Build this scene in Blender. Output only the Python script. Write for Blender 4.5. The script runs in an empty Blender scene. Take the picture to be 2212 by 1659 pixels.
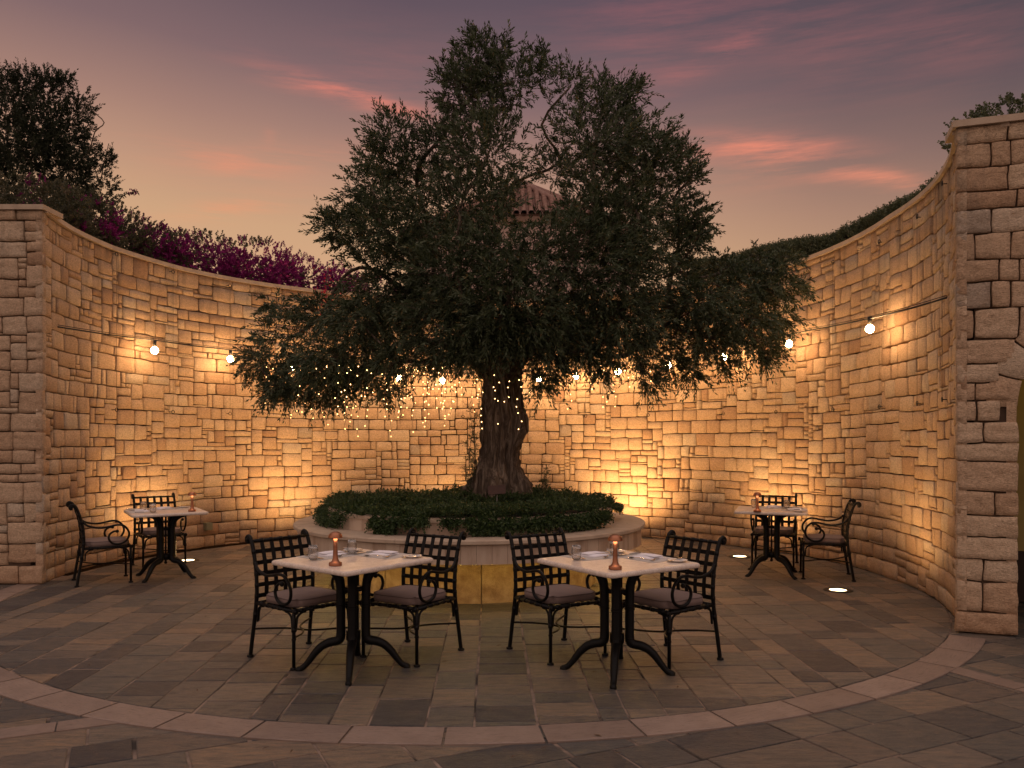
import bpy, bmesh, math, random
import numpy as np
from mathutils import Vector, Matrix, noise as mnoise
R = math.radians
random.seed(7); rng = np.random.default_rng(7)
sc = bpy.context.scene
COL = sc.collection

# ------------------------------------------------------------------ camera
W0, H0, FPX, YH, HC = 2212.0, 1659.0, 1790.0, 945.0, 1.62
cam_d = bpy.data.cameras.new("camera"); cam = bpy.data.objects.new("camera", cam_d); COL.objects.link(cam)
cam.location = (0, 0, HC); cam.rotation_euler = (R(90), 0, 0)
cam_d.sensor_width = 36; cam_d.lens = 36*FPX/W0
cam_d.shift_y = (YH-H0/2)/W0; cam_d.clip_start = .05; cam_d.clip_end = 2000
sc.camera = cam

# ------------------------------------------------------------------ render / view
sc.view_settings.view_transform = 'Standard'; sc.view_settings.look = 'None'
sc.view_settings.exposure = 0.0; sc.view_settings.gamma = 1
sc.cycles.max_bounces = 6; sc.cycles.diffuse_bounces = 3; sc.cycles.transparent_max_bounces = 12
sc.cycles.sample_clamp_indirect = 3.0; sc.cycles.caustics_reflective = False; sc.cycles.caustics_refractive = False
sc.cycles.use_denoising = True

# ------------------------------------------------------------------ node helper
class NT:
    def __init__(s, tree): s.t = tree; s.n = tree.nodes; s.l = tree.links
    def new(s, typ, **kw):
        nd = s.n.new(typ)
        for k, v in kw.items():
            if k.startswith('i_'):
                key = k[2:]; key = int(key) if key.isdigit() else key.replace('_', ' ')
                s.put(nd.inputs[key], v)
            else: setattr(nd, k, v)
        return nd
    def put(s, sock, v):
        if isinstance(v, bpy.types.NodeSocket): s.l.new(v, sock)
        else: sock.default_value = v
    def m(s, op, a, b=None, c=None, clamp=False):
        nd = s.n.new('ShaderNodeMath'); nd.operation = op; nd.use_clamp = clamp
        s.put(nd.inputs[0], a)
        if b is not None: s.put(nd.inputs[1], b)
        if c is not None: s.put(nd.inputs[2], c)
        return nd.outputs[0]
    def mix(s, f, a, b, blend='MIX'):
        nd = s.n.new('ShaderNodeMix'); nd.data_type = 'RGBA'; nd.blend_type = blend
        s.put(nd.inputs[0], f); s.put(nd.inputs[6], a); s.put(nd.inputs[7], b)
        return nd.outputs[2]
    def ramp(s, f, stops, interp='LINEAR'):
        nd = s.n.new('ShaderNodeValToRGB'); cr = nd.color_ramp; cr.interpolation = interp
        while len(cr.elements) < len(stops): cr.elements.new(.5)
        for e, (p, c) in zip(cr.elements, stops):
            e.position = p; e.color = (*c, 1) if len(c) == 3 else c
        s.put(nd.inputs[0], f); return nd.outputs[0]
    def noise(s, vec, scale, detail=4, rough=.55, out=0, dist=0):
        nd = s.n.new('ShaderNodeTexNoise'); s.put(nd.inputs['Vector'], vec)
        nd.inputs['Scale'].default_value = scale; nd.inputs['Detail'].default_value = detail
        nd.inputs['Roughness'].default_value = rough; nd.inputs['Distortion'].default_value = dist
        return nd.outputs[out]
    def mapping(s, vec, scale=(1, 1, 1), rot=(0, 0, 0), loc=(0, 0, 0)):
        nd = s.n.new('ShaderNodeMapping'); s.put(nd.inputs[0], vec)
        nd.inputs[1].default_value = loc; nd.inputs[2].default_value = rot; nd.inputs[3].default_value = scale
        return nd.outputs[0]
def lin(r, g, b):
    f = lambda c: (c/255/12.92) if c/255 <= .04045 else ((c/255+.055)/1.055)**2.4
    return (f(r), f(g), f(b))

# ------------------------------------------------------------------ world: dusk sky with pink wisps
world = bpy.data.worlds.new("World"); sc.world = world; world.use_nodes = True
T = NT(world.node_tree); T.n.clear()
tc = T.new('ShaderNodeTexCoord').outputs['Generated']
sep = T.new('ShaderNodeSeparateXYZ', i_0=tc); X, Y, Z = sep.outputs
hor = T.m('SQRT', T.m('ADD', T.m('MULTIPLY', X, X), T.m('MULTIPLY', Y, Y)))
el = T.m('ARCTAN2', Z, hor); az = T.m('ARCTAN2', X, Y)
def pxdir(px, py):      # azimuth, elevation of a sky feature
    x = (px-1106)/FPX; z = (YH-py)/FPX
    return math.atan(x), math.atan(z/math.hypot(1, x))
elw = T.m('ADD', el, T.m('MULTIPLY', T.m('SUBTRACT', T.noise(tc, 1.6, 2), .5), .10))
elw = T.m('ADD', elw, T.m('MULTIPLY', az, .06))
g = T.m('DIVIDE', elw, .55)
skyc = T.ramp(g, [(0, lin(224, 174, 126)), (.25, lin(220, 172, 132)), (.42, lin(206, 164, 128)), (.52, lin(190, 148, 124)),
                  (.62, lin(165, 128, 116)), (.74, lin(130, 104, 106)), (.90, lin(100, 84, 94)), (1, lin(88, 76, 90))])
azr = T.m('MULTIPLY', T.m('SUBTRACT', az, .12), 2.4, clamp=True)
skyr = T.ramp(g, [(0, lin(206, 152, 114)), (.25, lin(196, 145, 114)), (.42, lin(176, 135, 110)), (.52, lin(154, 120, 104)),
                  (.62, lin(128, 103, 98)), (.74, lin(100, 85, 90)), (.9, lin(82, 73, 82)), (1, lin(74, 68, 78))])
skyc = T.mix(azr, skyc, skyr)
# wisps: streaks in azimuth / elevation, torn by stretched noise
wv = T.new('ShaderNodeCombineXYZ', i_0=az, i_1=el, i_2=0.0).outputs[0]
w1 = T.m('MULTIPLY', T.m('SUBTRACT', T.noise(T.mapping(wv, (3, 9, 1)), 1.0, 4), .5), .07)
w2 = T.m('MULTIPLY', T.m('SUBTRACT', T.noise(T.mapping(wv, (3, 9, 1), loc=(5, 2, 0)), 1.0, 4), .5), .05)
azw = T.m('ADD', az, w1); elq = T.m('ADD', el, w2)
fib1 = T.noise(T.mapping(wv, (3.5, 34, 1), rot=(0, 0, R(-14))), 1.4, 7, .68)
fib2 = T.noise(T.mapping(wv, (3.5, 34, 1), rot=(0, 0, R(22))), 1.4, 7, .68)
def streak(p0, p1, wdt, k, fib, pw=1.0):
    a0, e0 = pxdir(*p0); a1, e1 = pxdir(*p1)
    ca, ce = (a0+a1)/2, (e0+e1)/2; L = math.hypot(a1-a0, e1-e0)/2; th = math.atan2(e1-e0, a1-a0)
    da = T.m('SUBTRACT', azw, ca); de = T.m('SUBTRACT', elq, ce)
    u = T.m('DIVIDE', T.m('ADD', T.m('MULTIPLY', da, math.cos(th)), T.m('MULTIPLY', de, math.sin(th))), L)
    v = T.m('DIVIDE', T.m('SUBTRACT', T.m('MULTIPLY', de, math.cos(th)), T.m('MULTIPLY', da, math.sin(th))), wdt)
    d = T.m('ADD', T.m('MULTIPLY', u, u), T.m('MULTIPLY', v, v))
    gs = T.m('POWER', 2.718, T.m('MULTIPLY', d, -1.1))
    t = T.m('MULTIPLY', T.m('SUBTRACT', fib, .40), 3.4, clamp=True)
    return T.m('MULTIPLY', T.m('MULTIPLY', gs, t), k)
tot = None
for p0, p1, wdt, k, fb in [((600, 150), (950, 250), .011, 1.5, fib1), ((700, 150), (1000, 190), .045, .22, fib1),
        ((1180, 60), (1660, 10), .06, .26, fib1), ((1420, 170), (1680, 40), .014, .62, fib2), ((1560, 30), (2050, 130), .05, .22, fib1),
        ((1480, 290), (1860, 352), .016, 1.1, fib1), ((1480, 320), (1760, 360), .035, .35, fib1), ((1790, 365), (2050, 410), .010, .85, fib1),
        ((400, 350), (760, 340), .014, .60, fib2), ((330, 300), (600, 380), .011, .5, fib1), ((380, 460), (640, 440), .009, .7, fib2),
        ((1900, 90), (2250, 60), .04, .22, fib2), ((560, 300), (590, 296), .01, .3, fib2), ((250, 350), (760, 420), .04, .14, fib1)]:
    s_ = streak(p0, p1, wdt, k, fb); tot = s_ if tot is None else T.m('ADD', tot, s_)
# a sparser copy of the same cloud kind all round, for the rest of the sky
allr = T.m('MULTIPLY', T.m('SUBTRACT', T.noise(T.mapping(wv, (2, 8, 1), loc=(9, 4, 0)), 1.2, 6, .6), .58), 1.2, clamp=True)
back = T.m('MULTIPLY', allr, T.m('MULTIPLY', T.m('SUBTRACT', T.m('ABSOLUTE', az), .7), 2, clamp=True))
tot = T.m('ADD', tot, back, clamp=True)
pink = T.ramp(g, [(.2, lin(240, 178, 118)), (.5, lin(236, 150, 116)), (.8, lin(206, 118, 112)), (1, lin(190, 108, 112))])
skyc = T.mix(tot, skyc, pink)
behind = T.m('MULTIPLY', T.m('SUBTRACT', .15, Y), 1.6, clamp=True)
fill_sky = T.ramp(T.m('ABSOLUTE', Z), [(0, (.66, .44, .36)), (.35, (.64, .46, .39)), (1, (.52, .41, .37))])  # added warm fill: sky out of view behind the camera, brightened to light the court
skyc = T.mix(behind, skyc, fill_sky)
skyc = T.mix(T.m('MULTIPLY', T.m('SUBTRACT', Z, .62), 4, clamp=True), skyc, (.84, .65, .60, 1))  # overhead sky out of view, brightened as added fill for the table tops
below = T.m('LESS_THAN', Z, -.02)
skyc = T.mix(below, skyc, (.02, .016, .014, 1))
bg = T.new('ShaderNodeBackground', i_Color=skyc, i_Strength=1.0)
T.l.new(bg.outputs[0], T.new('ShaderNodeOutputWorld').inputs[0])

# ------------------------------------------------------------------ geometry frame of the place
CX, CY, RW = -.50, 9.46, 4.84          # centre and radius of the round court
def G(px, py, h=0.0):                  # a point at height h seen at that pixel of the photograph
    k = (HC-h)/(py-YH); return ((px-1106)*k, FPX*k)
RTH = [(-33, 4.92), (-31.2, 4.92), (-10, 4.87), (-.3, 4.84), (11, 4.85), (22, 4.84), (33, 4.78), (50, 4.76), (70, 4.82), (110, 4.86),
       (141, 4.88), (153, 4.86), (165, 4.86), (175, 4.79), (184, 4.69), (190, 4.69)]
def rw(th): return float(np.interp(math.degrees(th), [a for a, _ in RTH], [b for _, b in RTH]))
def onwall(px, py, dr=0.0):            # point where the view ray through a pixel meets the far side of the wall
    dx, dy = (px-1106)/FPX, 1.0; dz = (YH-py)/FPX
    r = RW-dr
    for _ in range(6):
        a = dx*dx+1; b = -2*(dx*CX+dy*CY); c = CX*CX+CY*CY-r*r
        t = (-b+math.sqrt(max(0, b*b-4*a*c)))/(2*a); th = math.atan2(t-CY, t*dx-CX)
        if th < -1.6: th += 2*math.pi
        r = rw(th)-dr
    return Vector((t*dx, t, HC+t*dz)), th
def hwall(th):                         # height of the wall top
    return float(np.interp(math.degrees(th), [-31, 0, 25, 90, 150, 184], [4.22, 4.17, 4.05, 4.0, 4.06, 4.17]))

# ------------------------------------------------------------------ mesh helpers
class MB:
    def __init__(s): s.v = []; s.f = []; s.sm = []; s.c = []
    def add(s, v, f, smooth=True, col=None):
        o = len(s.v); s.v += [tuple(p) for p in v]; s.f += [tuple(i+o for i in q) for q in f]; s.sm += [smooth]*len(f)
        s.c += [col if col is not None else (.5, .5, .5)]*len(v); return s
    def box(s, c, d, rot=None, smooth=False, col=None):
        vs = [Vector((x*d[0]/2, y*d[1]/2, z*d[2]/2)) for x in (-1, 1) for y in (-1, 1) for z in (-1, 1)]
        if rot is not None: vs = [rot @ p for p in vs]
        vs = [p+Vector(c) for p in vs]
        return s.add(vs, [(0, 1, 3, 2), (4, 6, 7, 5), (0, 4, 5, 1), (2, 3, 7, 6), (0, 2, 6, 4), (1, 5, 7, 3)], smooth, col)
    def tube(s, pts, rad, n=8, cap=True, flat=None, col=None):
        pts = [Vector(p) for p in pts]; m = len(pts)
        if not hasattr(rad, '__len__'): rad = [rad]*m
        tang = [(pts[min(i+1, m-1)]-pts[max(i-1, 0)]).normalized() for i in range(m)]
        up = Vector((0, 0, 1)) if abs(tang[0].z) < .9 else Vector((1, 0, 0))
        a = tang[0].cross(up).normalized(); vs = []
        for i in range(m):
            t = tang[i]; a = (a-t*a.dot(t)); a = a.normalized() if a.length > 1e-6 else t.orthogonal().normalized(); b = t.cross(a)
            for k in range(n):
                w = 2*math.pi*k/n; fx = flat if flat else 1
                vs.append(pts[i]+a*math.cos(w)*rad[i]*fx+b*math.sin(w)*rad[i])
        fs = [(i*n+k, i*n+(k+1) % n, (i+1)*n+(k+1) % n, (i+1)*n+k) for i in range(m-1) for k in range(n)]
        if cap: fs += [tuple(range(n-1, -1, -1)), tuple((m-1)*n+k for k in range(n))]
        return s.add(vs, fs, True, col)
    def ribbon(s, pts, side, w, t):          # flat strap along a path; side = width direction
        pts = [Vector(p) for p in pts]; sd = Vector(side).normalized(); m = len(pts); vs = []
        for i in range(m):
            tg = (pts[min(i+1, m-1)]-pts[max(i-1, 0)]).normalized(); nn = tg.cross(sd).normalized()
            for a, b in ((-1, -1), (1, -1), (1, 1), (-1, 1)): vs.append(pts[i]+sd*a*w/2+nn*b*t/2)
        fs = [(i*4+k, i*4+(k+1) % 4, (i+1)*4+(k+1) % 4, (i+1)*4+k) for i in range(m-1) for k in range(4)]
        fs += [(3, 2, 1, 0), tuple((m-1)*4+k for k in range(4))]
        return s.add(vs, fs, False)
    def lathe(s, prof, c=(0, 0, 0), n=20, close=False, smooth=True):
        vs = [(c[0]+r*math.cos(2*math.pi*k/n), c[1]+r*math.sin(2*math.pi*k/n), c[2]+z) for r, z in prof for k in range(n)]
        m = len(prof)
        fs = [(i*n+k, i*n+(k+1) % n, (i+1)*n+(k+1) % n, (i+1)*n+k) for i in range(m-1) for k in range(n)]
        if close: fs += [((m-1)*n+k, (m-1)*n+(k+1) % n, (k+1) % n, k) for k in range(n)]
        elif prof[0][0] > 1e-5: fs.append(tuple(range(n-1, -1, -1)))
        if not close and prof[-1][0] > 1e-5: fs.append(tuple((m-1)*n+k for k in range(n)))
        return s.add(vs, fs, smooth)
    def sphere(s, c, r, n=10, sq=(1, 1, 1)):
        m = max(4, n//2+1); vs = [(c[0], c[1], c[2]-r*sq[2])]; 
        for i in range(1, m):
            p = math.pi*i/m
            for k in range(n): vs.append((c[0]+r*sq[0]*math.sin(p)*math.cos(2*math.pi*k/n), c[1]+r*sq[1]*math.sin(p)*math.sin(2*math.pi*k/n), c[2]-r*sq[2]*math.cos(p)))
        vs.append((c[0], c[1], c[2]+r*sq[2])); e = len(vs)-1
        fs = [(0, 1+(k+1) % n, 1+k) for k in range(n)]
        fs += [(1+i*n+k, 1+i*n+(k+1) % n, 1+(i+1)*n+(k+1) % n, 1+(i+1)*n+k) for i in range(m-2) for k in range(n)]
        fs += [(e, 1+(m-2)*n+k, 1+(m-2)*n+(k+1) % n) for k in range(n)]
        return s.add(vs, fs, True)
    def build(s, name, mat, parent=None, tint=False):
        me = bpy.data.meshes.new(name); me.from_pydata(s.v, [], s.f); 
        me.polygons.foreach_set('use_smooth', s.sm)
        if tint:
            at = me.color_attributes.new('tint', 'FLOAT_COLOR', 'POINT')
            at.data.foreach_set('color', np.c_[np.array(s.c, float), np.ones(len(s.c))].ravel())
        me.materials.append(mat); me.update()
        return link(name, me, parent)
def link(name, me, parent=None):
    o = bpy.data.objects.new(name, me); COL.objects.link(o); o.parent = parent; return o
def npmesh(name, V, F, mat, parent=None, tint=None, smooth=False, mats=None, mi=None):
    """V (n,3), F (m,4) arrays"""
    me = bpy.data.meshes.new(name); nv, nf, k = len(V), len(F), F.shape[1]
    me.vertices.add(nv); me.vertices.foreach_set('co', np.asarray(V, np.float32).ravel())
    me.loops.add(nf*k); me.loops.foreach_set('vertex_index', np.asarray(F, np.int32).ravel())
    me.polygons.add(nf); me.polygons.foreach_set('loop_start', np.arange(0, nf*k, k, dtype=np.int32))
    me.polygons.foreach_set('loop_total', np.full(nf, k, np.int32))
    me.polygons.foreach_set('use_smooth', np.full(nf, smooth))
    if tint is not None:
        at = me.color_attributes.new('tint', 'FLOAT_COLOR', 'POINT')
        at.data.foreach_set('color', np.c_[tint, np.ones(nv)].astype(np.float32).ravel())
    me.materials.append(mat); me.update(calc_edges=True); me.validate()
    return link(name, me, parent)
def tag(o, label=None, cat=None, group=None, kind=None):
    if label: o['label'] = label
    if cat: o['category'] = cat
    if group: o['group'] = group
    if kind: o['kind'] = kind
    return o
def empty(name, loc=(0, 0, 0), rz=0):
    o = bpy.data.objects.new(name, None); COL.objects.link(o); o.location = loc; o.rotation_euler = (0, 0, rz); o.empty_display_size = .1; return o
CH = {}
def kids(o):
    return [c for c in COL.objects if c.parent == o]
def copy_tree(o, loc, rz, label=None, parent=None):
    c = o.copy(); COL.objects.link(c); c.parent = parent
    if parent is None:
        c.location = loc; c.rotation_euler = (0, 0, rz)
        if label: c['label'] = label
    for ch in kids(o): copy_tree(ch, None, None, None, c)
    return c
def bez(pts, n=6):                      # Catmull-Rom through points
    P = [Vector(p) for p in pts]; out = []
    for i in range(len(P)-1):
        p0 = P[max(i-1, 0)]; p1 = P[i]; p2 = P[i+1]; p3 = P[min(i+2, len(P)-1)]
        for k in range(n):
            t = k/n
            out.append(.5*((2*p1)+(p2-p0)*t+(2*p0-5*p1+4*p2-p3)*t*t+(3*p1-p0-3*p2+p3)*t**3))
    return out+[P[-1]]
# lattice value noise, vectorised
_tab = np.random.default_rng(3).random(4096)
def vn(p, s=1.0, seed=0):
    q = np.asarray(p, float)*s+seed*17.31; i = np.floor(q).astype(np.int64); f = q-i; f = f*f*(3-2*f); r = 0
    for dx in (0, 1):
        for dy in (0, 1):
            for dz in (0, 1):
                h = _tab[((i[:, 0]+dx)*73856093 ^ (i[:, 1]+dy)*19349663 ^ (i[:, 2]+dz)*83492791) & 4095]
                w = (f[:, 0] if dx else 1-f[:, 0])*(f[:, 1] if dy else 1-f[:, 1])*(f[:, 2] if dz else 1-f[:, 2]); r = r+h*w
    return r*2-1

# ------------------------------------------------------------------ materials
def mat(name, base, rough=.6, metal=0, bump=None, spec=None, **kw):
    m = bpy.data.materials.new(name); m.use_nodes = True; t = NT(m.node_tree); b = t.n['Principled BSDF']
    if callable(base): base = base(t)
    t.put(b.inputs['Base Color'], base if isinstance(base, bpy.types.NodeSocket) else (*base, 1))
    if callable(rough): rough = rough(t)
    t.put(b.inputs['Roughness'], rough); b.inputs['Metallic'].default_value = metal
    if spec is not None: b.inputs['Specular IOR Level'].default_value = spec
    if bump:
        h, st, di = bump(t); bn = t.new('ShaderNodeBump'); t.put(bn.inputs['Height'], h)
        bn.inputs['Strength'].default_value = st; bn.inputs['Distance'].default_value = di
        t.l.new(bn.outputs[0], b.inputs['Normal'])
    for k, v in kw.items(): t.put(b.inputs[k], v)
    return m
def obj(t): return t.new('ShaderNodeTexCoord').outputs['Object']
def tint(t): return t.new('ShaderNodeAttribute', attribute_name='tint').outputs['Color']
def chan(t, c, i): return t.new('ShaderNodeSeparateColor', i_0=c).outputs[i]
def emis(name, col, st):
    m = bpy.data.materials.new(name); m.use_nodes = True; t = NT(m.node_tree); t.n.clear()
    e = t.new('ShaderNodeEmission', i_Color=(*col, 1), i_Strength=st); t.l.new(e.outputs[0], t.new('ShaderNodeOutputMaterial').inputs[0]); return m

def stone_base(t):
    o = obj(t); tn = tint(t)
    a = t.ramp(chan(t, tn, 0), [(0, (.47, .30, .19)), (.25, (.58, .40, .26)), (.5, (.64, .46, .31)), (.72, (.69, .52, .36)), (.9, (.66, .54, .41)), (1, (.50, .40, .31))])
    blot = t.noise(o, 9, 5, .6); a = t.mix(t.m('MULTIPLY', t.m('SUBTRACT', blot, .5), 1.6, clamp=True), a, (.54, .35, .22, 1))
    fine = t.noise(o, 55, 5, .7); a = t.mix(.8, a, t.ramp(fine, [(.25, (.60, .60, .60)), (.62, (1.10, 1.10, 1.10))]), 'MULTIPLY')
    tool = t.noise(t.mapping(o, (1, 1, 2.4), rot=(.4, .3, .6)), 24, 5, .65, dist=1.5)
    a = t.mix(.7, a, t.ramp(tool, [(.32, (.62, .58, .54)), (.5, (1, 1, 1)), (.7, (1.16, 1.14, 1.12))]), 'MULTIPLY')
    # grey weathering runs below the coping
    z = t.new('ShaderNodeSeparateXYZ', i_0=o).outputs[2]
    runs = t.noise(t.mapping(o, (2.6, 2.6, .5)), 1.6, 5, .6)
    msk = t.m('MULTIPLY', t.m('MULTIPLY', t.m('SUBTRACT', runs, .5), 6, clamp=True), t.m('MULTIPLY', t.m('SUBTRACT', z, 2.6), .62, clamp=True))
    a = t.mix(t.m('MULTIPLY', msk, .75), a, (.17, .13, .10, 1))
    # blotchy red brown, stronger towards the foot
    ft = t.m('MULTIPLY', t.m('SUBTRACT', .5, z), 1.6, clamp=True)
    return t.mix(t.m('MULTIPLY', ft, t.m('MULTIPLY', blot, .9)), a, (.40, .20, .10, 1))
def stone_bump(t):
    o = obj(t); w = t.noise(t.mapping(o, (1, 1, 2.2), rot=(.3, .5, .2)), 26, 4, .6, dist=1.6); n = t.noise(o, 90, 4, .65)
    return t.m('ADD', t.m('MULTIPLY', w, .8), t.m('MULTIPLY', n, .5)), 1.0, .020
M = {}
M['stone'] = mat('limestone', stone_base, .88, bump=stone_bump, spec=.25)
M['mortar'] = mat('mortar', lambda t: t.ramp(t.noise(obj(t), 14), [(.3, (.05, .03, .02)), (.7, (.11, .07, .045))]), .95)
M['coping'] = mat('coping stone', lambda t: t.ramp(t.noise(obj(t), 6, 6, .65), [(.25, (.36, .27, .20)), (.5, (.50, .39, .29)), (.75, (.56, .46, .35))]), .8,
                  bump=lambda t: (t.noise(obj(t), 60), .3, .005))
def slate_base(t):
    o = obj(t); tn = tint(t)
    a = t.ramp(chan(t, tn, 0), [(0, (.065, .066, .074)), (.18, (.10, .10, .102)), (.42, (.150, .148, .136)), (.60, (.175, .148, .128)), (.80, (.215, .19, .162)), (1, (.275, .21, .155))])
    v = t.new('ShaderNodeCombineXYZ', i_0=chan(t, tn, 1), i_1=chan(t, tn, 2), i_2=0.0).outputs[0]
    off = t.new('ShaderNodeVectorMath', operation='ADD'); t.put(off.inputs[0], o)
    sc_ = t.new('ShaderNodeVectorMath', operation='SCALE'); t.put(sc_.inputs[0], v); sc_.inputs['Scale'].default_value = 40; t.l.new(sc_.outputs[0], off.inputs[1])
    ov = off.outputs[0]
    st = t.noise(t.mapping(ov, (1, 5, 1), rot=(0, 0, .3)), 6, 6, .65, dist=.8)
    a = t.mix(.85, a, t.ramp(st, [(.30, (.42, .45, .50)), (.5, (1, 1, 1)), (.68, (1.5, 1.3, 1.08))]), 'MULTIPLY')
    cl = t.noise(ov, 3.2, 5, .6)
    a = t.mix(t.m('MULTIPLY', t.m('SUBTRACT', cl, .55), 2.2, clamp=True), a, (.24, .17, .11, 1))
    sp = t.noise(ov, 130, 3, .7)
    a = t.mix(.6, a, t.ramp(sp, [(.3, (.7, .7, .7)), (.65, (1.15, 1.15, 1.15))]), 'MULTIPLY')
    return t.mix(1, a, (.80, .77, .75, 1), 'MULTIPLY')
def slate_rough(t): return t.m('ADD', .26, t.m('MULTIPLY', t.noise(obj(t), 11, 5, .6), .36))
M['slate'] = mat('slate flagstone', slate_base, slate_rough, bump=lambda t: (t.m('ADD', t.noise(t.mapping(obj(t), (1, 3, 1)), 16, 7, .68, dist=1.2), t.m('MULTIPLY', t.noise(obj(t), 70, 4), .4)), .9, .016))
M['grout'] = mat('grout', lambda t: t.ramp(t.noise(obj(t), 3.5, 6, .6), [(.38, (.03, .024, .02)), (.6, (.30, .22, .17))]), .95)
def trav(t):
    o = obj(t); tn = tint(t)
    a = t.ramp(chan(t, tn, 0), [(0, (.23, .172, .142)), (1, (.31, .235, .195))])
    n = t.noise(o, 5, 6, .6); a = t.mix(.7, a, t.ramp(n, [(.3, (.72, .68, .66)), (.7, (1.1, 1.08, 1.05))]), 'MULTIPLY')
    p = chan(t, tn, 1); q = chan(t, tn, 2)       # along / across coordinates of each slab
    v = t.new('ShaderNodeCombineXYZ', i_0=t.m('MULTIPLY', p, 14.0), i_1=t.m('MULTIPLY', q, 95.0), i_2=t.m('MULTIPLY', chan(t, tn, 0), 33.0)).outputs[0]
    pit = t.noise(v, 1.0, 5, .7, dist=.5)
    return t.mix(t.ramp(pit, [(.55, (0, 0, 0)), (.66, (1, 1, 1))]), a, (.09, .055, .04, 1))
M['travertine'] = mat('travertine', trav, .6, bump=lambda t: (t.noise(obj(t), 50, 4), .25, .004))
M['iron'] = mat('black wrought iron', (.0035, .0032, .0032), lambda t: t.m('ADD', .34, t.m('MULTIPLY', t.noise(obj(t), 30), .2)), .0, spec=.22,
                bump=lambda t: (t.noise(obj(t), 120, 3), .15, .002))
M['cast'] = mat('black cast iron', (.0035, .0032, .003), .5, spec=.22, bump=lambda t: (t.noise(obj(t), 70, 4), .3, .003))
M['bolt'] = mat('dull steel bolt', (.28, .26, .24), .4, .8)
M['cushion'] = mat('taupe outdoor fabric', lambda t: t.mix(t.m('MULTIPLY', t.noise(obj(t), 7, 4), .7), (.27, .20, .18, 1), (.18, .125, .11, 1)), .9,
                   bump=lambda t: (t.m('ADD', t.noise(obj(t), 600, 2), t.m('MULTIPLY', t.noise(obj(t), 9, 3), 3.0)), .35, .003))
M['piping'] = mat('dark piping', (.12, .085, .075), .85)
def marble(t):
    o = obj(t); n = t.noise(o, 8, 8, .7, dist=1.5); a = t.ramp(n, [(.25, (.54, .43, .36)), (.45, (.70, .60, .52)), (.62, (.80, .70, .62)), (.8, (.62, .52, .45))])
    v = t.noise(o, 17, 6, .65, dist=3); return t.mix(t.ramp(v, [(.47, (0, 0, 0)), (.5, (.5, .5, .5)), (.53, (0, 0, 0))]), a, (.30, .20, .15, 1))
M['marble'] = mat('cream marble', marble, .32, bump=lambda t: (t.noise(obj(t), 40), .1, .003))
M['copper'] = mat('brushed copper', (.40, .175, .10), .40, 1.0, bump=lambda t: (t.noise(t.mapping(obj(t), (1, 1, 40)), 20), .05, .001))
M['silver'] = mat('polished cutlery steel', (.62, .58, .54), .16, 1.0)
M['napkin'] = mat('white linen', (.88, .85, .90), .9, bump=lambda t: (t.noise(obj(t), 160, 3), .4, .002))
M['mat_'] = mat('pale grey placemat', lambda t: t.mix(t.noise(obj(t), 300), (.50, .47, .45, 1), (.62, .58, .55, 1)), .6)
M['china'] = mat('white glazed china', (.82, .78, .74), .12)
gm = bpy.data.materials.new('clear glass'); gm.use_nodes = True; gt = NT(gm.node_tree); gt.n.clear()
gl = gt.new('ShaderNodeBsdfGlass', i_Color=(.98, .98, .98, 1), i_Roughness=0.0, i_IOR=1.45); tr = gt.new('ShaderNodeBsdfTransparent')
gx = gt.new('ShaderNodeMixShader', i_0=.35); gt.l.new(tr.outputs[0], gx.inputs[1]); gt.l.new(gl.outputs[0], gx.inputs[2]); gt.l.new(gx.outputs[0], gt.new('ShaderNodeOutputMaterial').inputs[0])
M['glass'] = gm; gx.inputs[0].default_value = .8
def leafmat(name, stops, trans=.25, rough=.5, under=None):
    m = bpy.data.materials.new(name); m.use_nodes = True; t = NT(m.node_tree); b = t.n['Principled BSDF']
    c = t.ramp(chan(t, tint(t), 0), stops)
    if under:
        gi = t.new('ShaderNodeNewGeometry').outputs['Backfacing']; c = t.mix(t.m('MULTIPLY', gi, .7), c, (*under, 1))
    t.put(b.inputs['Base Color'], c); b.inputs['Roughness'].default_value = rough; b.inputs['Specular IOR Level'].default_value = .4
    tl = t.new('ShaderNodeBsdfTranslucent', i_Color=c); mx = t.new('ShaderNodeMixShader', i_0=trans)
    t.l.new(b.outputs[0], mx.inputs[1]); t.l.new(tl.outputs[0], mx.inputs[2]); t.l.new(mx.outputs[0], t.n['Material Output'].inputs[0]); return m
M['olive'] = leafmat('olive leaves', [(0, (.010, .020, .006)), (.4, (.025, .042, .014)), (.75, (.055, .078, .030)), (.92, (.15, .18, .10)), (1, (.20, .14, .05))], .2, .45, (.11, .14, .08))
M['conifer'] = leafmat('dark conifer foliage', [(0, (.012, .018, .009)), (.7, (.028, .038, .018)), (1, (.055, .068, .034))], .12, .6)
M['bougleaf'] = leafmat('bougainvillea leaves', [(0, (.035, .045, .022)), (.6, (.085, .085, .045)), (1, (.19, .15, .09))], .25, .55)
M['bougflower'] = leafmat('magenta bracts', [(0, (.11, .006, .055)), (.5, (.24, .012, .14)), (1, (.48, .05, .30))], .35, .6)
M['redflower'] = leafmat('red bracts', [(0, (.30, .012, .04)), (1, (.5, .03, .08))], .35, .6)
M['hedge'] = leafmat('hedge leaves', [(0, (.045, .060, .028)), (.6, (.10, .12, .06)), (1, (.20, .22, .13))], .2, .5)
M['cover'] = leafmat('ground cover leaves', [(0, (.020, .040, .014)), (.6, (.045, .080, .025)), (.93, (.085, .13, .045)), (1, (.12, .16, .06))], .2, .4)
def bark(t):
    o = obj(t); n = t.noise(t.mapping(o, (9, 9, 1.6)), 1.6, 8, .7, dist=1.2); return t.ramp(n, [(.30, (.018, .011, .007)), (.48, (.12, .085, .06)), (.64, (.34, .27, .205))])
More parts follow.
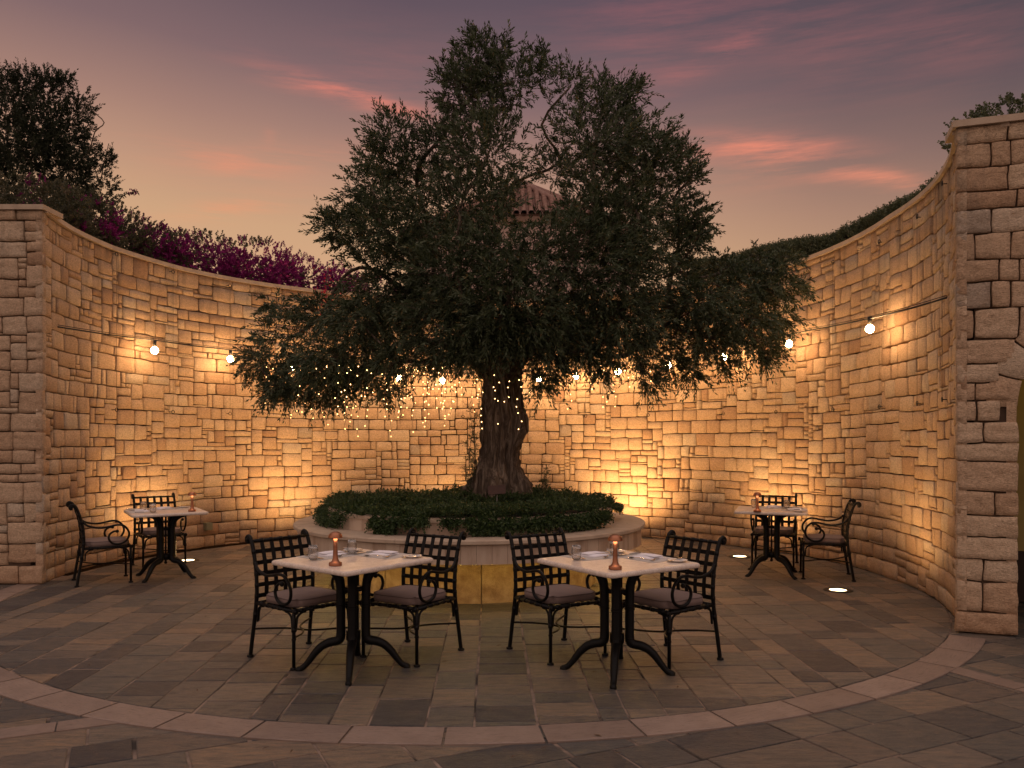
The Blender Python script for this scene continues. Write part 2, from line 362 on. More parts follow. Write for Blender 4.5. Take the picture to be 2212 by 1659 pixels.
M['bark'] = mat('olive bark', bark, .9, bump=lambda t: (t.noise(t.mapping(obj(t), (10, 10, 1.5)), 3.0, 8, .72, dist=1.4), 1.0, .035))
M['twig'] = mat('thin twigs', (.09, .065, .045), .9)
M['cable'] = mat('black cable', (.015, .014, .013), .6)
M['wire'] = mat('thin steel wire', (.16, .12, .09), .5, .5)
M['bulb'] = emis('warm bulb', (1.0, .57, .25), 150)
M['fairy'] = emis('fairy light', (1.0, .54, .20), 13)
M['lens'] = emis('uplight lens', (1.0, .74, .40), 9)
M['led'] = emis('yellow led strip', (1.0, .66, .14), 13)
M['lampglow'] = emis('lamp diffuser', (1.0, .60, .34), 9)
M['rim'] = mat('dark steel rim', (.05, .045, .04), .45, .7)
M['soil'] = mat('dark soil', lambda t: t.ramp(t.noise(obj(t), 20), [(.3, (.02, .014, .01)), (.7, (.06, .04, .028))]), .95)
M['plaster'] = mat('pink plaster', lambda t: t.ramp(t.noise(obj(t), 3, 6), [(.3, (.50, .36, .31)), (.7, (.60, .44, .38))]), .9)
M['ochre'] = mat('ochre plaster', lambda t: t.ramp(t.noise(obj(t), 4, 6), [(.3, (.45, .34, .12)), (.7, (.55, .42, .16))]), .85)
M['dark'] = mat('dark skirting stone', (.05, .03, .022), .7)
M['tile'] = mat('terracotta tile', lambda t: t.ramp(t.noise(obj(t), 9, 5), [(.3, (.16, .08, .06)), (.55, (.28, .155, .12)), (.75, (.38, .25, .20))]), .85)
M['earth'] = mat('dry earth', lambda t: t.ramp(t.noise(obj(t), 2, 8), [(.3, (.10, .07, .04)), (.7, (.18, .13, .08))]), .95)
def planterst(t):
    o = obj(t); n = t.m('ADD', t.noise(t.mapping(o, (5, 5, 1.2)), 2.2, 6, .6), t.m('MULTIPLY', t.m('SUBTRACT', chan(t, tint(t), 0), .5), .55)); a = t.ramp(n, [(.3, (.40, .28, .20)), (.55, (.54, .41, .31)), (.75, (.60, .48, .37))])
    return a
M['skirt'] = mat('bench facing stone', planterst, .75, bump=lambda t: (t.noise(obj(t), 50), .3, .004))
M['rough'] = mat('rough sandstone block', lambda t: t.ramp(t.noise(obj(t), 9, 6, .6), [(.3, (.34, .21, .11)), (.5, (.50, .34, .19)), (.7, (.64, .47, .28))]), .9,
                 bump=lambda t: (t.noise(obj(t), 75, 5, .7), .9, .02))
M['rust'] = mat('rusty brown sign', lambda t: t.ramp(t.noise(obj(t), 30), [(.3, (.045, .018, .012)), (.7, (.08, .032, .02))]), .6)
M['pole'] = mat('grey painted metal', (.20, .19, .18), .5, .3)
M['boxp'] = mat('grey green plastic', (.20, .19, .12), .6)
M['dryleaf'] = mat('dry leaf', (.10, .06, .03), .8)

# ================================================================== SETTING
def seg(f, a, b, n): return [f(a+(b-a)*i/n) for i in range(n+1)]
o = MB().add([(-300, -300, -.06), (300, -300, -.06), (300, 300, -.06), (-300, 300, -.06)], [(0, 1, 2, 3)], False).build('ground', M['earth']); tag(o, kind='structure')

# ---- slabs
def clip(poly, inside, inter):
    out = []
    for i in range(len(poly)):
        a, b = poly[i-1], poly[i]
        if inside(b):
            if not inside(a): out.append(inter(a, b))
            out.append(b)
        elif inside(a): out.append(inter(a, b))
    return out
def clip_convex(poly, cx, cy, r, n=96):
    for k in range(n):
        th = 2*math.pi*(k+.5)/n; nx, ny = math.cos(th), math.sin(th); d = r*math.cos(math.pi/n)
        if all((p[0]-cx)*nx+(p[1]-cy)*ny <= d for p in poly): continue
        ins = lambda p: (p[0]-cx)*nx+(p[1]-cy)*ny <= d
        def it(a, b):
            fa = (a[0]-cx)*nx+(a[1]-cy)*ny-d; fb = (b[0]-cx)*nx+(b[1]-cy)*ny-d; t = fa/(fa-fb); return (a[0]+(b[0]-a[0])*t, a[1]+(b[1]-a[1])*t)
        poly = clip(poly, ins, it)
        if len(poly) < 3: return []
    return poly
def slab(mb, poly, z, gap=.004, dep=.012, col=None):
    if len(poly) < 3: return
    cx = sum(p[0] for p in poly)/len(poly); cy = sum(p[1] for p in poly)/len(poly)
    A = sum(poly[i-1][0]*poly[i][1]-poly[i][0]*poly[i-1][1] for i in range(len(poly)))/2
    if abs(A) < .002: return
    def ins(p, d):
        L = math.hypot(p[0]-cx, p[1]-cy); k = max(0, 1-d/L*1.3); return (cx+(p[0]-cx)*k, cy+(p[1]-cy)*k)
    n = len(poly); c = col if col is not None else (random.random(), random.random(), random.random())
    top = [(*ins(p, gap+.007), z) for p in poly]; mid = [(*ins(p, gap+.002), z-.0025) for p in poly]; bot = [(*ins(p, gap), z-dep) for p in poly]
    vs = top+mid+bot; fs = [tuple(range(n))]
    for k in range(n):
        j = (k+1) % n; fs += [(n+k, n+j, j, k), (2*n+k, 2*n+j, n+j, n+k)]
    mb.add(vs, fs, False, c)
def strips(mb, u0, u1, v0, v1, org, ang, wr, lr, keep, z, zj=.0015):
    """strips run along v; widths from wr along u"""
    ca, sa = math.cos(ang), math.sin(ang); u = u0; 
    while u < u1:
        w = random.choice(wr)*random.uniform(.92, 1.08); v = v0-random.random()*.5
        while v < v1:
            l = random.choice(lr)*random.uniform(.85, 1.15)
            jit = lambda: random.uniform(-.0025, .0025)
            P = [(u+jit(), v+jit()), (u+w+jit(), v+jit()), (u+w+jit(), v+l+jit()), (u+jit(), v+l+jit())]
            P = [(org[0]+a*ca-b*sa, org[1]+a*sa+b*ca) for a, b in P]
            P = keep(P)
            if P: slab(mb, P, z+random.uniform(-zj, zj), gap=random.uniform(.004, .0095))
            v += l
        u += w
RI, RO = 4.80, 5.06                     # travertine ring
RCX, RCY = -.42, 9.44
random.seed(21)
mb = MB()
def keep_in(P):
    cx = sum(p[0] for p in P)/4; cy = sum(p[1] for p in P)/4
    if math.hypot(cx+.46, cy-9.5) < 1.15: return None
    if math.hypot(cx-RCX, cy-RCY) > RI+.5: return None
    return clip_convex(P, RCX, RCY, RI-.004)
strips(mb, -5.4, 5.4, -5.4, 5.6, (RCX, RCY), R(1.4), [.17, .22, .27, .32, .36], [.19, .25, .32, .40, .50], keep_in, 0.0)
pv = mb.build('courtyard_paving', M['slate'], tint=True); tag(pv, kind='structure')
gb = MB(); n = 128
gb.add([(RCX+RI*math.cos(2*math.pi*k/n), RCY+RI*math.sin(2*math.pi*k/n), -.0055) for k in range(n)], [tuple(range(n))], False)
tag(gb.build('courtyard_mortar_bed', M['grout']), kind='structure')
# outer paving, turned about 25 degrees
mb = MB(); random.seed(5)
def keep_out(P):
    cx = sum(p[0] for p in P)/4; cy = sum(p[1] for p in P)/4
    if all(math.hypot(p[0]-RCX, p[1]-RCY) < RI+.05 for p in P): return None
    if cy > 9.4 or (cy > 7.6 and abs(cx) < 4.5): return None
    return P
strips(mb, -9.5, 9.5, -9, 10, (0, 3), R(25.5-90), [.24, .28, .34, .38], [.26, .32, .40, .50, .62], keep_out, -.010)
tag(mb.build('terrace_paving', M['slate'], tint=True), kind='structure')
tag(MB().add([(-12, -8, -.016), (12, -8, -.016), (12, 9.1, -.016), (-12, 9.1, -.016)], [(0, 1, 2, 3)], False).build('terrace_mortar_bed', M['grout']), kind='structure')
# travertine ring
mb = MB(); random.seed(9)
dth = .525/RI; a = R(-33.5)
def ringslab(mb, a0, a1, r0, r1, z0=.0015, thick=.012, gap=.0075):
    n = 4; c = random.random(); top = []; vs = []; cs = []
    g_ = gap/r0
    for rr in (r0, r0+.008, r1-.008, r1):
        for k in range(n+1):
            th = a0+g_+(a1-a0-2*g_)*k/n
            zz = z0-.004 if rr in (r0, r1) or k in (0, n) else z0
            vs.append((RCX+rr*math.cos(th), RCY+rr*math.sin(th), zz)); cs.append((c, k/n*.55, (rr-r0)*2.2))
    m = n+1
    fs = [(i*m+k, (i+1)*m+k, (i+1)*m+k+1, i*m+k+1) for i in range(3) for k in range(n)]
    # sides
    ob = len(vs)
    for rr in (r0, r1):
        for k in range(m):
            th = a0+g_+(a1-a0-2*g_)*k/n; vs.append((RCX+rr*math.cos(th), RCY+rr*math.sin(th), z0-thick-.004)); cs.append((c, .5, .5))
    fs += [(k, k+1, ob+k+1, ob+k) for k in range(n)]+[(3*m+k+1, 3*m+k, ob+m+k, ob+m+k+1) for k in range(n)]
    fs += [(0, m, 2*m, 3*m, ob+m, ob)[::-1], (m-1, 2*m-1, 3*m-1, 4*m-1, ob+2*m-1, ob+m-1)]
    o_ = len(mb.v); mb.v += vs; mb.f += [tuple(i+o_ for i in q) for q in fs]; mb.sm += [False]*len(fs); mb.c += cs
a = R(-33.0)
while a > R(-180.5):
    ringslab(mb, a-dth, a, RI, RO); a -= dth
# straight bands let into the outer paving
def band(p0, p1, w=.17, L=.52):
    p0 = Vector((*p0, 0)); p1 = Vector((*p1, 0)); d = (p1-p0); n = max(1, round(d.length/L)); d /= n; s = Vector((-d.y, d.x, 0)).normalized()*w/2
    for i in range(n):
        q0 = p0+d*i+d.normalized()*.004; q1 = p0+d*(i+1)-d.normalized()*.004; c = random.random()
        vs = [q0-s, q1-s, q1+s, q0+s]; vs = [(*v[:2], -.0045) for v in vs]+[(*v[:2], -.018) for v in vs]
        o_ = len(mb.v); mb.v += vs; mb.f += [tuple(k+o_ for k in q) for q in [(0, 1, 2, 3), (0, 4, 5, 1), (1, 5, 6, 2), (2, 6, 7, 3), (3, 7, 4, 0)]]
        mb.sm += [False]*5; mb.c += [(c, 0, .1), (c, .55, .1), (c, .55, .5), (c, 0, .5)]*2
b0 = G(0, 1583); b1 = G(241, 1552); dd = Vector((b1[0]-b0[0], b1[1]-b0[1])).normalized(); e0 = Vector(b1)+dd*.22
band((e0.x, e0.y), (e0.x-dd.x*5, e0.y-dd.y*5))
b0 = G(2067, 1446); b1 = G(2212, 1484); dd = Vector((b1[0]-b0[0], b1[1]-b0[1])).normalized()
band((b0[0]-dd.x*.05, b0[1]-dd.y*.05), (b0[0]+dd.x*5, b0[1]+dd.y*5))
tag(mb.build('travertine_ring', M['travertine'], tint=True), kind='structure')

# ---- stone walls: blocks packed like the random rubble of the photograph, each block real geometry
def pack(S, Ht, cell, wr, hr, seed, level=.5, start=None):
    rg = random.Random(seed); nx = int(round(S/cell)); ny = int(round(Ht/cell)); sky = [0]*nx; out = []
    while True:
        m = min(sky)
        if m >= ny: break
        i = sky.index(m); j = i
        while j < nx and sky[j] == m: j += 1
        W = j-i; w = rg.randint(*wr) if rg.random() > .12 else max(3, wr[0]-4)
        if W-w < 3: w = W
        if w > wr[1]+2: w = W//2
        hl = sky[i-1]-m if i > 0 else 0; hrr = sky[j]-m if j < nx else 0
        h = rg.randint(*hr)
        if w <= 3: h = max(2, min([q for q in (hl, hrr) if q > 0] or [h])) if rg.random() < .8 else h
        else:
            for q in (hl, hrr):
                if q > 0 and abs(q-h) <= 2 and rg.random() < level*1.5: h = q
            if rg.random() < .09: h = 1 if rg.random() < .6 else 2
        if 0 < ny-m-h < 3: h = ny-m
        h = min(h, ny-m)
        if h >= 2 or w <= 12: out.append((i*cell, (i+w)*cell, m*cell, (m+h)*cell))
        for q in range(i, i+w): sky[q] = m+h
    return out
def blocks(rects, mapf, Htop, seed, res=.036, rough=1.0, hf=None, cell=.03):
    """mapf(s, z, d) arrays -> xyz (d = distance out of the wall face)"""
    rg = np.random.default_rng(seed); VV = []; FF = []; TT = []; off = 0
    for (s0, s1, z0, z1) in rects:
        w, h = s1-s0, z1-z0; nu = max(2, int(w/res)); nv_ = max(2, int(h/res))
        uu = np.r_[-1.0, np.linspace(-1, 1, nu+1), 1.0]; vv = np.r_[-1.0, np.linspace(-1, 1, nv_+1), 1.0]
        uu[2] = -1+.16/nu; uu[-3] = 1-.16/nu; vv[2] = -1+.16/nv_; vv[-3] = 1-.16/nv_
        U, Vv = np.meshgrid(uu, vv, indexing='ij'); U = U.ravel(); Vv = Vv.ravel(); nU, nV = len(uu), len(vv)
        I, J = np.meshgrid(range(nU), range(nV), indexing='ij'); I = I.ravel(); J = J.ravel()
        g_ = rg.uniform(.004, .0085)*(1 if h > .07 else .6)
        hw, hh = max(.008, w/2-g_), max(.006, h/2-g_); cr = rg.uniform(.05, .13)
        cor = np.abs(U)**8*np.abs(Vv)**8
        x = U*(hw-cr*(.28 if rough == 1.0 else .16)*cor*min(w, h)); y = Vv*(hh-cr*(.28 if rough == 1.0 else .16)*cor*min(w, h))
        # slight trapezoid / rotation
        k = rg.normal(0, .012); t_ = rg.normal(0, .035*rough); x = x*(1+k*Vv); y = y*(1+t_*U*min(1, h/w))
        s = (s0+s1)/2+x; z = (z0+z1)/2+y
        edge = np.maximum(np.abs(U), np.abs(Vv)); ring = (I == 0) | (J == 0) | (I == nU-1) | (J == nV-1)
        fe = (I == 1) | (J == 1) | (I == nU-2) | (J == nV-2)
        d = rg.normal(0, .003*rough)+.003*rough*(1-edge**8)+rg.normal(0, .003)*U+rg.normal(0, .0015)*Vv
        d = np.where(fe, d-.003, d); d = np.where(ring, -.075, d)
        c3 = rg.random(3)*30
        P = np.c_[x, y, np.zeros_like(x)]+c3
        d = d+np.where(ring, 0, (vn(P, 9, 1)*.003+vn(P, 22, 2)*(.0028 if rough == 1.0 else .0045)+vn(P, 48, 3)*(.0018 if rough == 1.0 else .0035))*rough)
        Q = np.c_[s, z, np.zeros_like(x)]
        s = s+vn(Q, 2.3, 5)*.008+vn(Q, 11, 6)*.006; zz = z+vn(Q, .9, 7)*.012+vn(Q, 4, 9)*.006+vn(Q, 13, 8)*.006
        z = np.minimum(np.where(z > .02, zz, z), Htop-.004); z = np.maximum(z, -.03)
        VV.append(np.c_[s, z, d]); idx = (I*nV+J).reshape(nU, nV)
        F = np.c_[idx[:-1, :-1].ravel(), idx[1:, :-1].ravel(), idx[1:, 1:].ravel(), idx[:-1, 1:].ravel()]+off
        FF.append(F); off += nU*nV; tt = rg.random(3); tt[0] = np.clip(rg.normal(.5, .2), 0, 1) if rg.random() > .08 else rg.random()
        TT.append(np.tile(tt, (nU*nV, 1)))
    V = np.concatenate(VV); xyz = mapf(V[:, 0], V[:, 1], V[:, 2]); return xyz, np.concatenate(FF), np.concatenate(TT)

TH0, TH1 = math.atan2(6.904-CY, 3.70-CX), math.atan2(9.1476-CY, -5.182-CX)+2*math.pi
ths = np.linspace(TH0, TH1, 400); rws = np.array([rw(t) for t in ths]); arc = np.r_[0, np.cumsum(np.hypot(np.diff(rws*np.cos(ths)), np.diff(rws*np.sin(ths))))]
SL = arc[-1]
def thof(s): return np.interp(s, arc, ths)
def curved(s, z, d):
    s = np.clip(s, 0, SL); th = thof(s); r = np.interp(th, ths, rws)-d
    hs = np.interp(np.degrees(th), [-31, 0, 25, 90, 150, 184], [4.22, 4.17, 4.05, 4.0, 4.06, 4.17])-.055
    return np.c_[CX+r*np.cos(th), CY+r*np.sin(th), z*hs/4.2]
wall = tag(empty('curved_stone_wall', (CX, CY, 0)), 'tall curved wall of honey coloured rough stone blocks wrapping round the courtyard behind the tree', 'wall')
rects = pack(SL, 4.2, .03, (6, 12), (5, 7), 11, .62)
V, F, TT = blocks(rects, curved, 4.2, 4)
V = V-np.array([CX, CY, 0]); npmesh('stone_blocks', V, F[:, ::-1], M['stone'], wall, TT, True)
def curveband(r0f, r1f, z0f, z1f, name, m, parent, n=160, ext=0):
    mb = MB(); P = []
    for i in range(n+1):
        th = TH0+.04+(TH1-TH0-.065)*i/n; r = rw(th); h = hwall(th)
        for rr, zz in ((r+r0f, h*0+z0f(h)), (r+r1f, z0f(h)), (r+r1f, z1f(h)), (r+r0f, z1f(h))): P.append((rr*math.cos(th), rr*math.sin(th), zz))
    fs = [(i*4+k, i*4+(k+1) % 4, (i+1)*4+(k+1) % 4, (i+1)*4+k) for i in range(n) for k in range(4)]+[(0, 1, 2, 3), tuple(n*4+k for k in (3, 2, 1, 0))]
    mb.add(P, fs, False); return mb.build(name, m, parent)
curveband(.065, .40, lambda h: -.05, lambda h: h-.058, 'mortar_core', M['mortar'], wall)
# coping as separate slabs in one part
mb = MB(); random.seed(3); s = 0
while s < SL:
    l = random.uniform(.55, .8); e = min(SL, s+l); P = []; n = 5
    for i in range(n+1):
        th = TH0+.012+(float(thof(s+.002+(e-s-.004)*i/n))-TH0)*(TH1-TH0-.02)/(TH1-TH0); r = rw(th); h = hwall(th)
        for rr, zz in ((r-.035, h-.055), (r+.38, h-.055), (r+.38, h), (r-.030, h)): P.append((rr*math.cos(th), rr*math.sin(th), zz))
    mb.add(P, [(i*4+k, i*4+(k+1) % 4, (i+1)*4+(k+1) % 4, (i+1)*4+k) for i in range(n) for k in range(4)]+[(0, 1, 2, 3), tuple(n*4+k for k in (3, 2, 1, 0))], False); s = e
mb.build('coping', M['coping'], wall)

# return wall on the left: flat face towards the camera
LC = Vector((-5.182, 9.1476, 0)); LH = 4.185
def leftmap(s, z, d): return np.c_[LC.x-s, LC.y-d, z*(LH-.055)/4.2]
lw = tag(empty('left_return_wall', LC), 'dim flat stone wall end at the left edge of the photo, facing the viewer', 'wall')
rects = pack(3.0, 4.2, .03, (6, 13), (5, 8), 33, .7)
V, F, TT = blocks(rects, leftmap, 4.2, 5, rough=1.4, res=.022)
npmesh('stone_blocks', V-np.array(LC), F, M['stone'], lw, TT, True)
MB().box((-4.63, .20, (LH-.058)/2-.03), (8.96, .34, LH-.002)).build('mortar_core', M['mortar'], lw)
mb = MB(); x = .03
for l in [.7, .62, .75, .68, .7, .8, .7, .8]: mb.box((x-l/2, .165, LH-.0275), (l-.004, .41, .055)); x -= l
mb.build('coping', M['coping'], lw)

# return wall on the right with the arched opening
RC = Vector((3.70, 6.904, 0)); rd = Vector((.944, -.331, 0)).normalized(); rn = Vector((-.331, -.944, 0)).normalized(); RH = 4.25
AX0, AR, AZ = .455, .62, 1.87            # jamb, radius and springing height of the arch
def rightmap(s, z, d): 
    z = z*(RH-.055)/4.2; return np.c_[RC.x+rd.x*s+rn.x*d, RC.y+rd.y*s+rn.y*d, z]
rwl = tag(empty('arched_stone_wall', RC), 'dim stone wall end with big blocks and an arched opening at the right edge of the photo', 'wall')
rg = random.Random(4); rects = []; z = 0
while z < 4.2:
    h = rg.choice([.15, .18, .20, .22, .25]); h = min(h, 4.2-z) if 4.2-z > .12 else 4.2-z
    if 4.2-z-h < .12: h = 4.2-z
    segs = []; s = 0
    if z+h/2 < AZ+.02:
        c = rg.random()
        segs = [(0, AX0)] if c < .35 else [(0, .15), (.15, AX0)] if c < .55 else [(0, .28), (.28, AX0)] if c < .75 else [(0, .20), (.20, AX0)]
        s = AX0+2*AR
    while s < 3.3:
        l = rg.choice([.14, .26, .32, .38, .44]); segs.append((s, s+l)); s += l
    for a_, b_ in segs:
        zc = z+h/2; cx_ = AX0+AR
        if zc > AZ-.05 and b_ > cx_-AR-.1:
            if any(math.hypot(q-cx_, w_-AZ) < AR+.07 for q in (a_+.03, b_-.03, (a_+b_)/2) for w_ in (z+.03, z+h-.03)) and z+h > AZ:
                # shorten against the ring of voussoirs
                for cut in (.30, .24, .18, .12):
                    if b_-a_ > cut+.08 and not any(math.hypot(q-cx_, w_-AZ) < AR+.05 for q in (a_+.03, a_+cut) for w_ in (z+.03, z+h-.03)): rects.append((a_, a_+cut, z, z+h)); break
                continue
        rects.append((a_, b_, z, z+h))
    z += h
V, F, TT = blocks(rects, rightmap, 4.2, 6, rough=1.5, res=.020)
# voussoirs
vr = [(i*.21, (i+1)*.21, 0, .24) for i in range(int(math.pi*AR/.21))]; kk = math.pi/(len(vr)*.21)
def vous(s, z, d):
    th = math.pi-s*kk; r = AR+z; return rightmap(AX0+AR+r*np.cos(th), (AZ+r*np.sin(th))*4.2/(RH-.055), d)
V2, F2, T2 = blocks(vr, vous, 4.2, 8, rough=1.1)
V = np.r_[V, V2]-np.array(RC); F = np.r_[F[:, ::-1], F2[:, ::-1]+len(V)-len(V2)]; TT = np.r_[TT, T2]
npmesh('stone_blocks', V, F, M['stone'], rwl, TT, True)
prof = [(.14, -.05), (AX0-.03, -.05)]+[(AX0+AR-(AR+.03)*math.cos(math.pi*k/24), AZ+(AR+.03)*math.sin(math.pi*k/24)) for k in range(25)]+[(AX0+2*AR+.03, -.05), (9, -.05), (9, RH-.058), (.14, RH-.058)]
bm = bmesh.new(); vs = [bm.verts.new((rd.x*s-rn.x*.03, rd.y*s-rn.y*.03, z)) for s, z in prof]; f = bm.faces.new(vs)
ex = bmesh.ops.extrude_face_region(bm, geom=[f]); bmesh.ops.translate(bm, vec=Vector((-rn.x*.40, -rn.y*.40, 0)), verts=[v for v in ex['geom'] if isinstance(v, bmesh.types.BMVert)])
bmesh.ops.recalc_face_normals(bm, faces=bm.faces); me = bpy.data.meshes.new('mortar_core'); bm.to_mesh(me); me.materials.append(M['mortar']); link('mortar_core', me, rwl)
# dressed stone reveal of the jamb
jr = [(0, .40, z*.24, (z+1)*.24) for z in range(8)]
def jamb(s, z, d): return np.c_[RC.x+rd.x*(AX0-.012+d)-rn.x*(s+.0), RC.y+rd.y*(AX0-.012+d)-rn.y*(s+.0), np.minimum(z, 1.92)]
V, F, TT = blocks(jr, jamb, 4.2, 12); npmesh('jamb_blocks', V-np.array(RC), F, M['stone'], rwl, TT, True)
mb = MB(); s = -.03
for l in [.62, .8, .7, .75, .7, .8, .9, .8]:
    c = rd*(s+l/2)-rn*.165; mb.box((c.x, c.y, RH-.0275), (l-.004, .41, .055), Matrix.Rotation(math.atan2(rd.y, rd.x), 3, 'Z')); s += l
mb.build('coping', M['coping'], rwl)
# the passage seen through the arch
ps = tag(empty('passage_wall', RC-rn*1.7+rd*2.6), 'dim ochre plaster wall with a dark base seen inside the arched opening', 'wall')
rz_ = Matrix.Rotation(math.atan2(rd.y, rd.x), 3, 'Z')
MB().box((0, 0, 2.08), (4.2, .12, 3.16), rz_).build('plaster', M['ochre'], ps)
MB().box((0, 0, .25), (4.2, .15, .5), rz_).build('dark_base', M['dark'], ps)
ld = bpy.data.lights.new('passage_lamp', 'POINT'); ld.energy = 3.0; ld.color = (1, .66, .2); ld.shadow_soft_size = .1
lo = bpy.data.objects.new('passage_lamp', ld); COL.objects.link(lo); lo.location = RC-rn*1.0+rd*1.4+Vector((0, 0, 2.2))

# raised ground behind the walls
pts = [(CX+(rw(t)+.36)*math.cos(t), CY+(rw(t)+.36)*math.sin(t)) for t in np.linspace(TH0+.06, TH1-.05, 80)]
pl = [(p[0], p[1]) for p in pts]+[(LC.x-9, LC.y+.3), (-90, LC.y+.3), (-90, 120), (90, 120), (90, -20), (RC.x+rd.x*9-rn.x*.3, RC.y+rd.y*9-rn.y*.3), (RC.x+rd.x*.3-rn.x*.36, RC.y+rd.y*.3-rn.y*.36)]
bm = bmesh.new(); f = bm.faces.new([bm.verts.new((x, y, 3.72)) for x, y in pl]); 
if f.normal.z < 0: f.normal_flip()
bmesh.ops.triangulate(bm, faces=bm.faces); me = bpy.data.meshes.new('raised_garden_ground'); bm.to_mesh(me); me.materials.append(M['earth']); tag(link('raised_garden_ground', me), kind='structure')

# ---- uplights
def uplight(x, y, label, on=True, power=110, tilt=26):
    e = tag(empty('ground_uplight', (x, y, 0)), label, 'ground light', 'uplights sunk in the paving along the wall')
    MB().lathe([(.088, .002), (.088, .008), (.145, .007), (.150, .0015)], n=32).build('steel_rim', M['rim'], e)
    MB().lathe([(.0, .0045), (.088, .0045)], n=32).build('lens', M['lens'], e)
    d = Vector((x-CX, y-CY, 0)).normalized(); l = bpy.data.lights.new('uplight_lamp', 'SPOT'); l.energy = power*1.15; l.color = (1, .56, .22)
    l.spot_size = R(124); l.spot_blend = 1.0; l.shadow_soft_size = .14
    lo = bpy.data.objects.new('uplight_lamp', l); COL.objects.link(lo); lo.parent = e; lo.location = (0, 0, .04)
    aim = (Vector((0, 0, 1))*math.cos(R(tilt))+d*math.sin(R(tilt))); lo.rotation_euler = aim.to_track_quat('-Z', 'Y').to_euler()
def pol(deg, r=3.9): return (CX+r*math.cos(R(deg)), CY+r*math.sin(R(deg)))
uplight(*G(405, 1211), 'glowing round uplight in the floor behind the far left table', power=150)
uplight(*G(1598, 1202.5), 'glowing round uplight in the floor left of the far right table', power=200)
uplight(*G(1810, 1275.4), 'glowing round uplight in the floor in front of the far right table', power=95)
uplight(*pol(130), 'round uplight hidden in the floor behind the left part of the planter bench', power=230)
uplight(*pol(96), 'round uplight hidden in the floor straight behind the tree planter', power=130)
uplight(*pol(59), 'round uplight hidden in the floor behind the right part of the planter bench', power=430)

# ---- planter with ring bench
PX, PY = -.47, 9.5
pl_ = tag(empty('round_planter_bench', (PX, PY, 0)), 'round pale stone planter with a wide bench ledge and glowing recessed base under the tree', 'planter')
def arcblocks(mb, r, z0, z1, n, t=.03, gap=.003, jit=.002, rnd=random):
    for k in range(n):
        a0 = 2*math.pi*k/n; a1 = 2*math.pi*(k+1)/n; g_ = gap/r; m = 3; rr = r+rnd.uniform(-jit, jit); P = []
        for i in range(m+1):
            th = a0+g_+(a1-a0-2*g_)*i/m
            for q, zz in ((rr-t, z0), (rr, z0), (rr, z1), (rr-t, z1)): P.append((q*math.cos(th), q*math.sin(th), zz))
        mb.add(P, [(i*4+k_, (i+1)*4+k_, (i+1)*4+(k_+1) % 4, i*4+(k_+1) % 4) for i in range(m) for k_ in range(4)]+[(0, 3, 2, 1)[::-1], tuple(m*4+k_ for k_ in (3, 2, 1, 0))], False, (rnd.random(), .5, .5))
random.seed(8)
mb = MB(); arcblocks(mb, 1.42, -.02, .45, 26, .12, .004, .004); mb.build('recessed_base', M['rough'], pl_)
MB().lathe([(1.33, -.03), (1.33, .5)], n=64).build('base_core', M['mortar'], pl_)
mb = MB(); arcblocks(mb, 1.93, .455, .635, 84, .03, .0012, .001); mb.build('bench_skirt', M['skirt'], pl_, tint=True)
MB().lathe([(1.905, .452), (1.3, .452), (1.3, .46), (1.905, .46)], n=96, close=True).build('bench_underside', M['coping'], pl_)
mb = MB()
for k in range(9):
    a0 = 2*math.pi*k/9+.21; a1 = a0+2*math.pi/9; m = 14; P = []
    for i in range(m+1):
        th = a0+.0012+(a1-a0-.0024)*i/m
        for q, zz in ((1.5, .637), (1.955, .637), (1.972, .645), (1.972, .674), (1.962, .683), (1.5, .683)): P.append((q*math.cos(th), q*math.sin(th), zz))
    mb.add(P, [(i*6+k_, (i+1)*6+k_, (i+1)*6+(k_+1) % 6, i*6+(k_+1) % 6) for i in range(m) for k_ in range(6)]+[(5, 4, 3, 2, 1, 0), tuple(m*6+k_ for k_ in range(6))], False)
mb.build('bench_top', M['coping'], pl_)
mb = MB(); arcblocks(mb, 1.58, .683, .80, 44, .05, .0015, .0015); mb.build('inner_wall', M['skirt'], pl_, tint=True)
mb = MB(); arcblocks(mb, 1.60, .802, .84, 14, .12, .002, .001); mb.build('inner_rim', M['coping'], pl_)
MB().lathe([(1.55, .78), (1.0, .80), (.4, .84), (0, .86)], n=48).build('soil', M['soil'], pl_)
mb = MB()
mb.lathe([(1.78, .435), (1.80, .435), (1.80, .447), (1.78, .447)], n=96, close=True); mb.build('led_strip', M['led'], pl_)

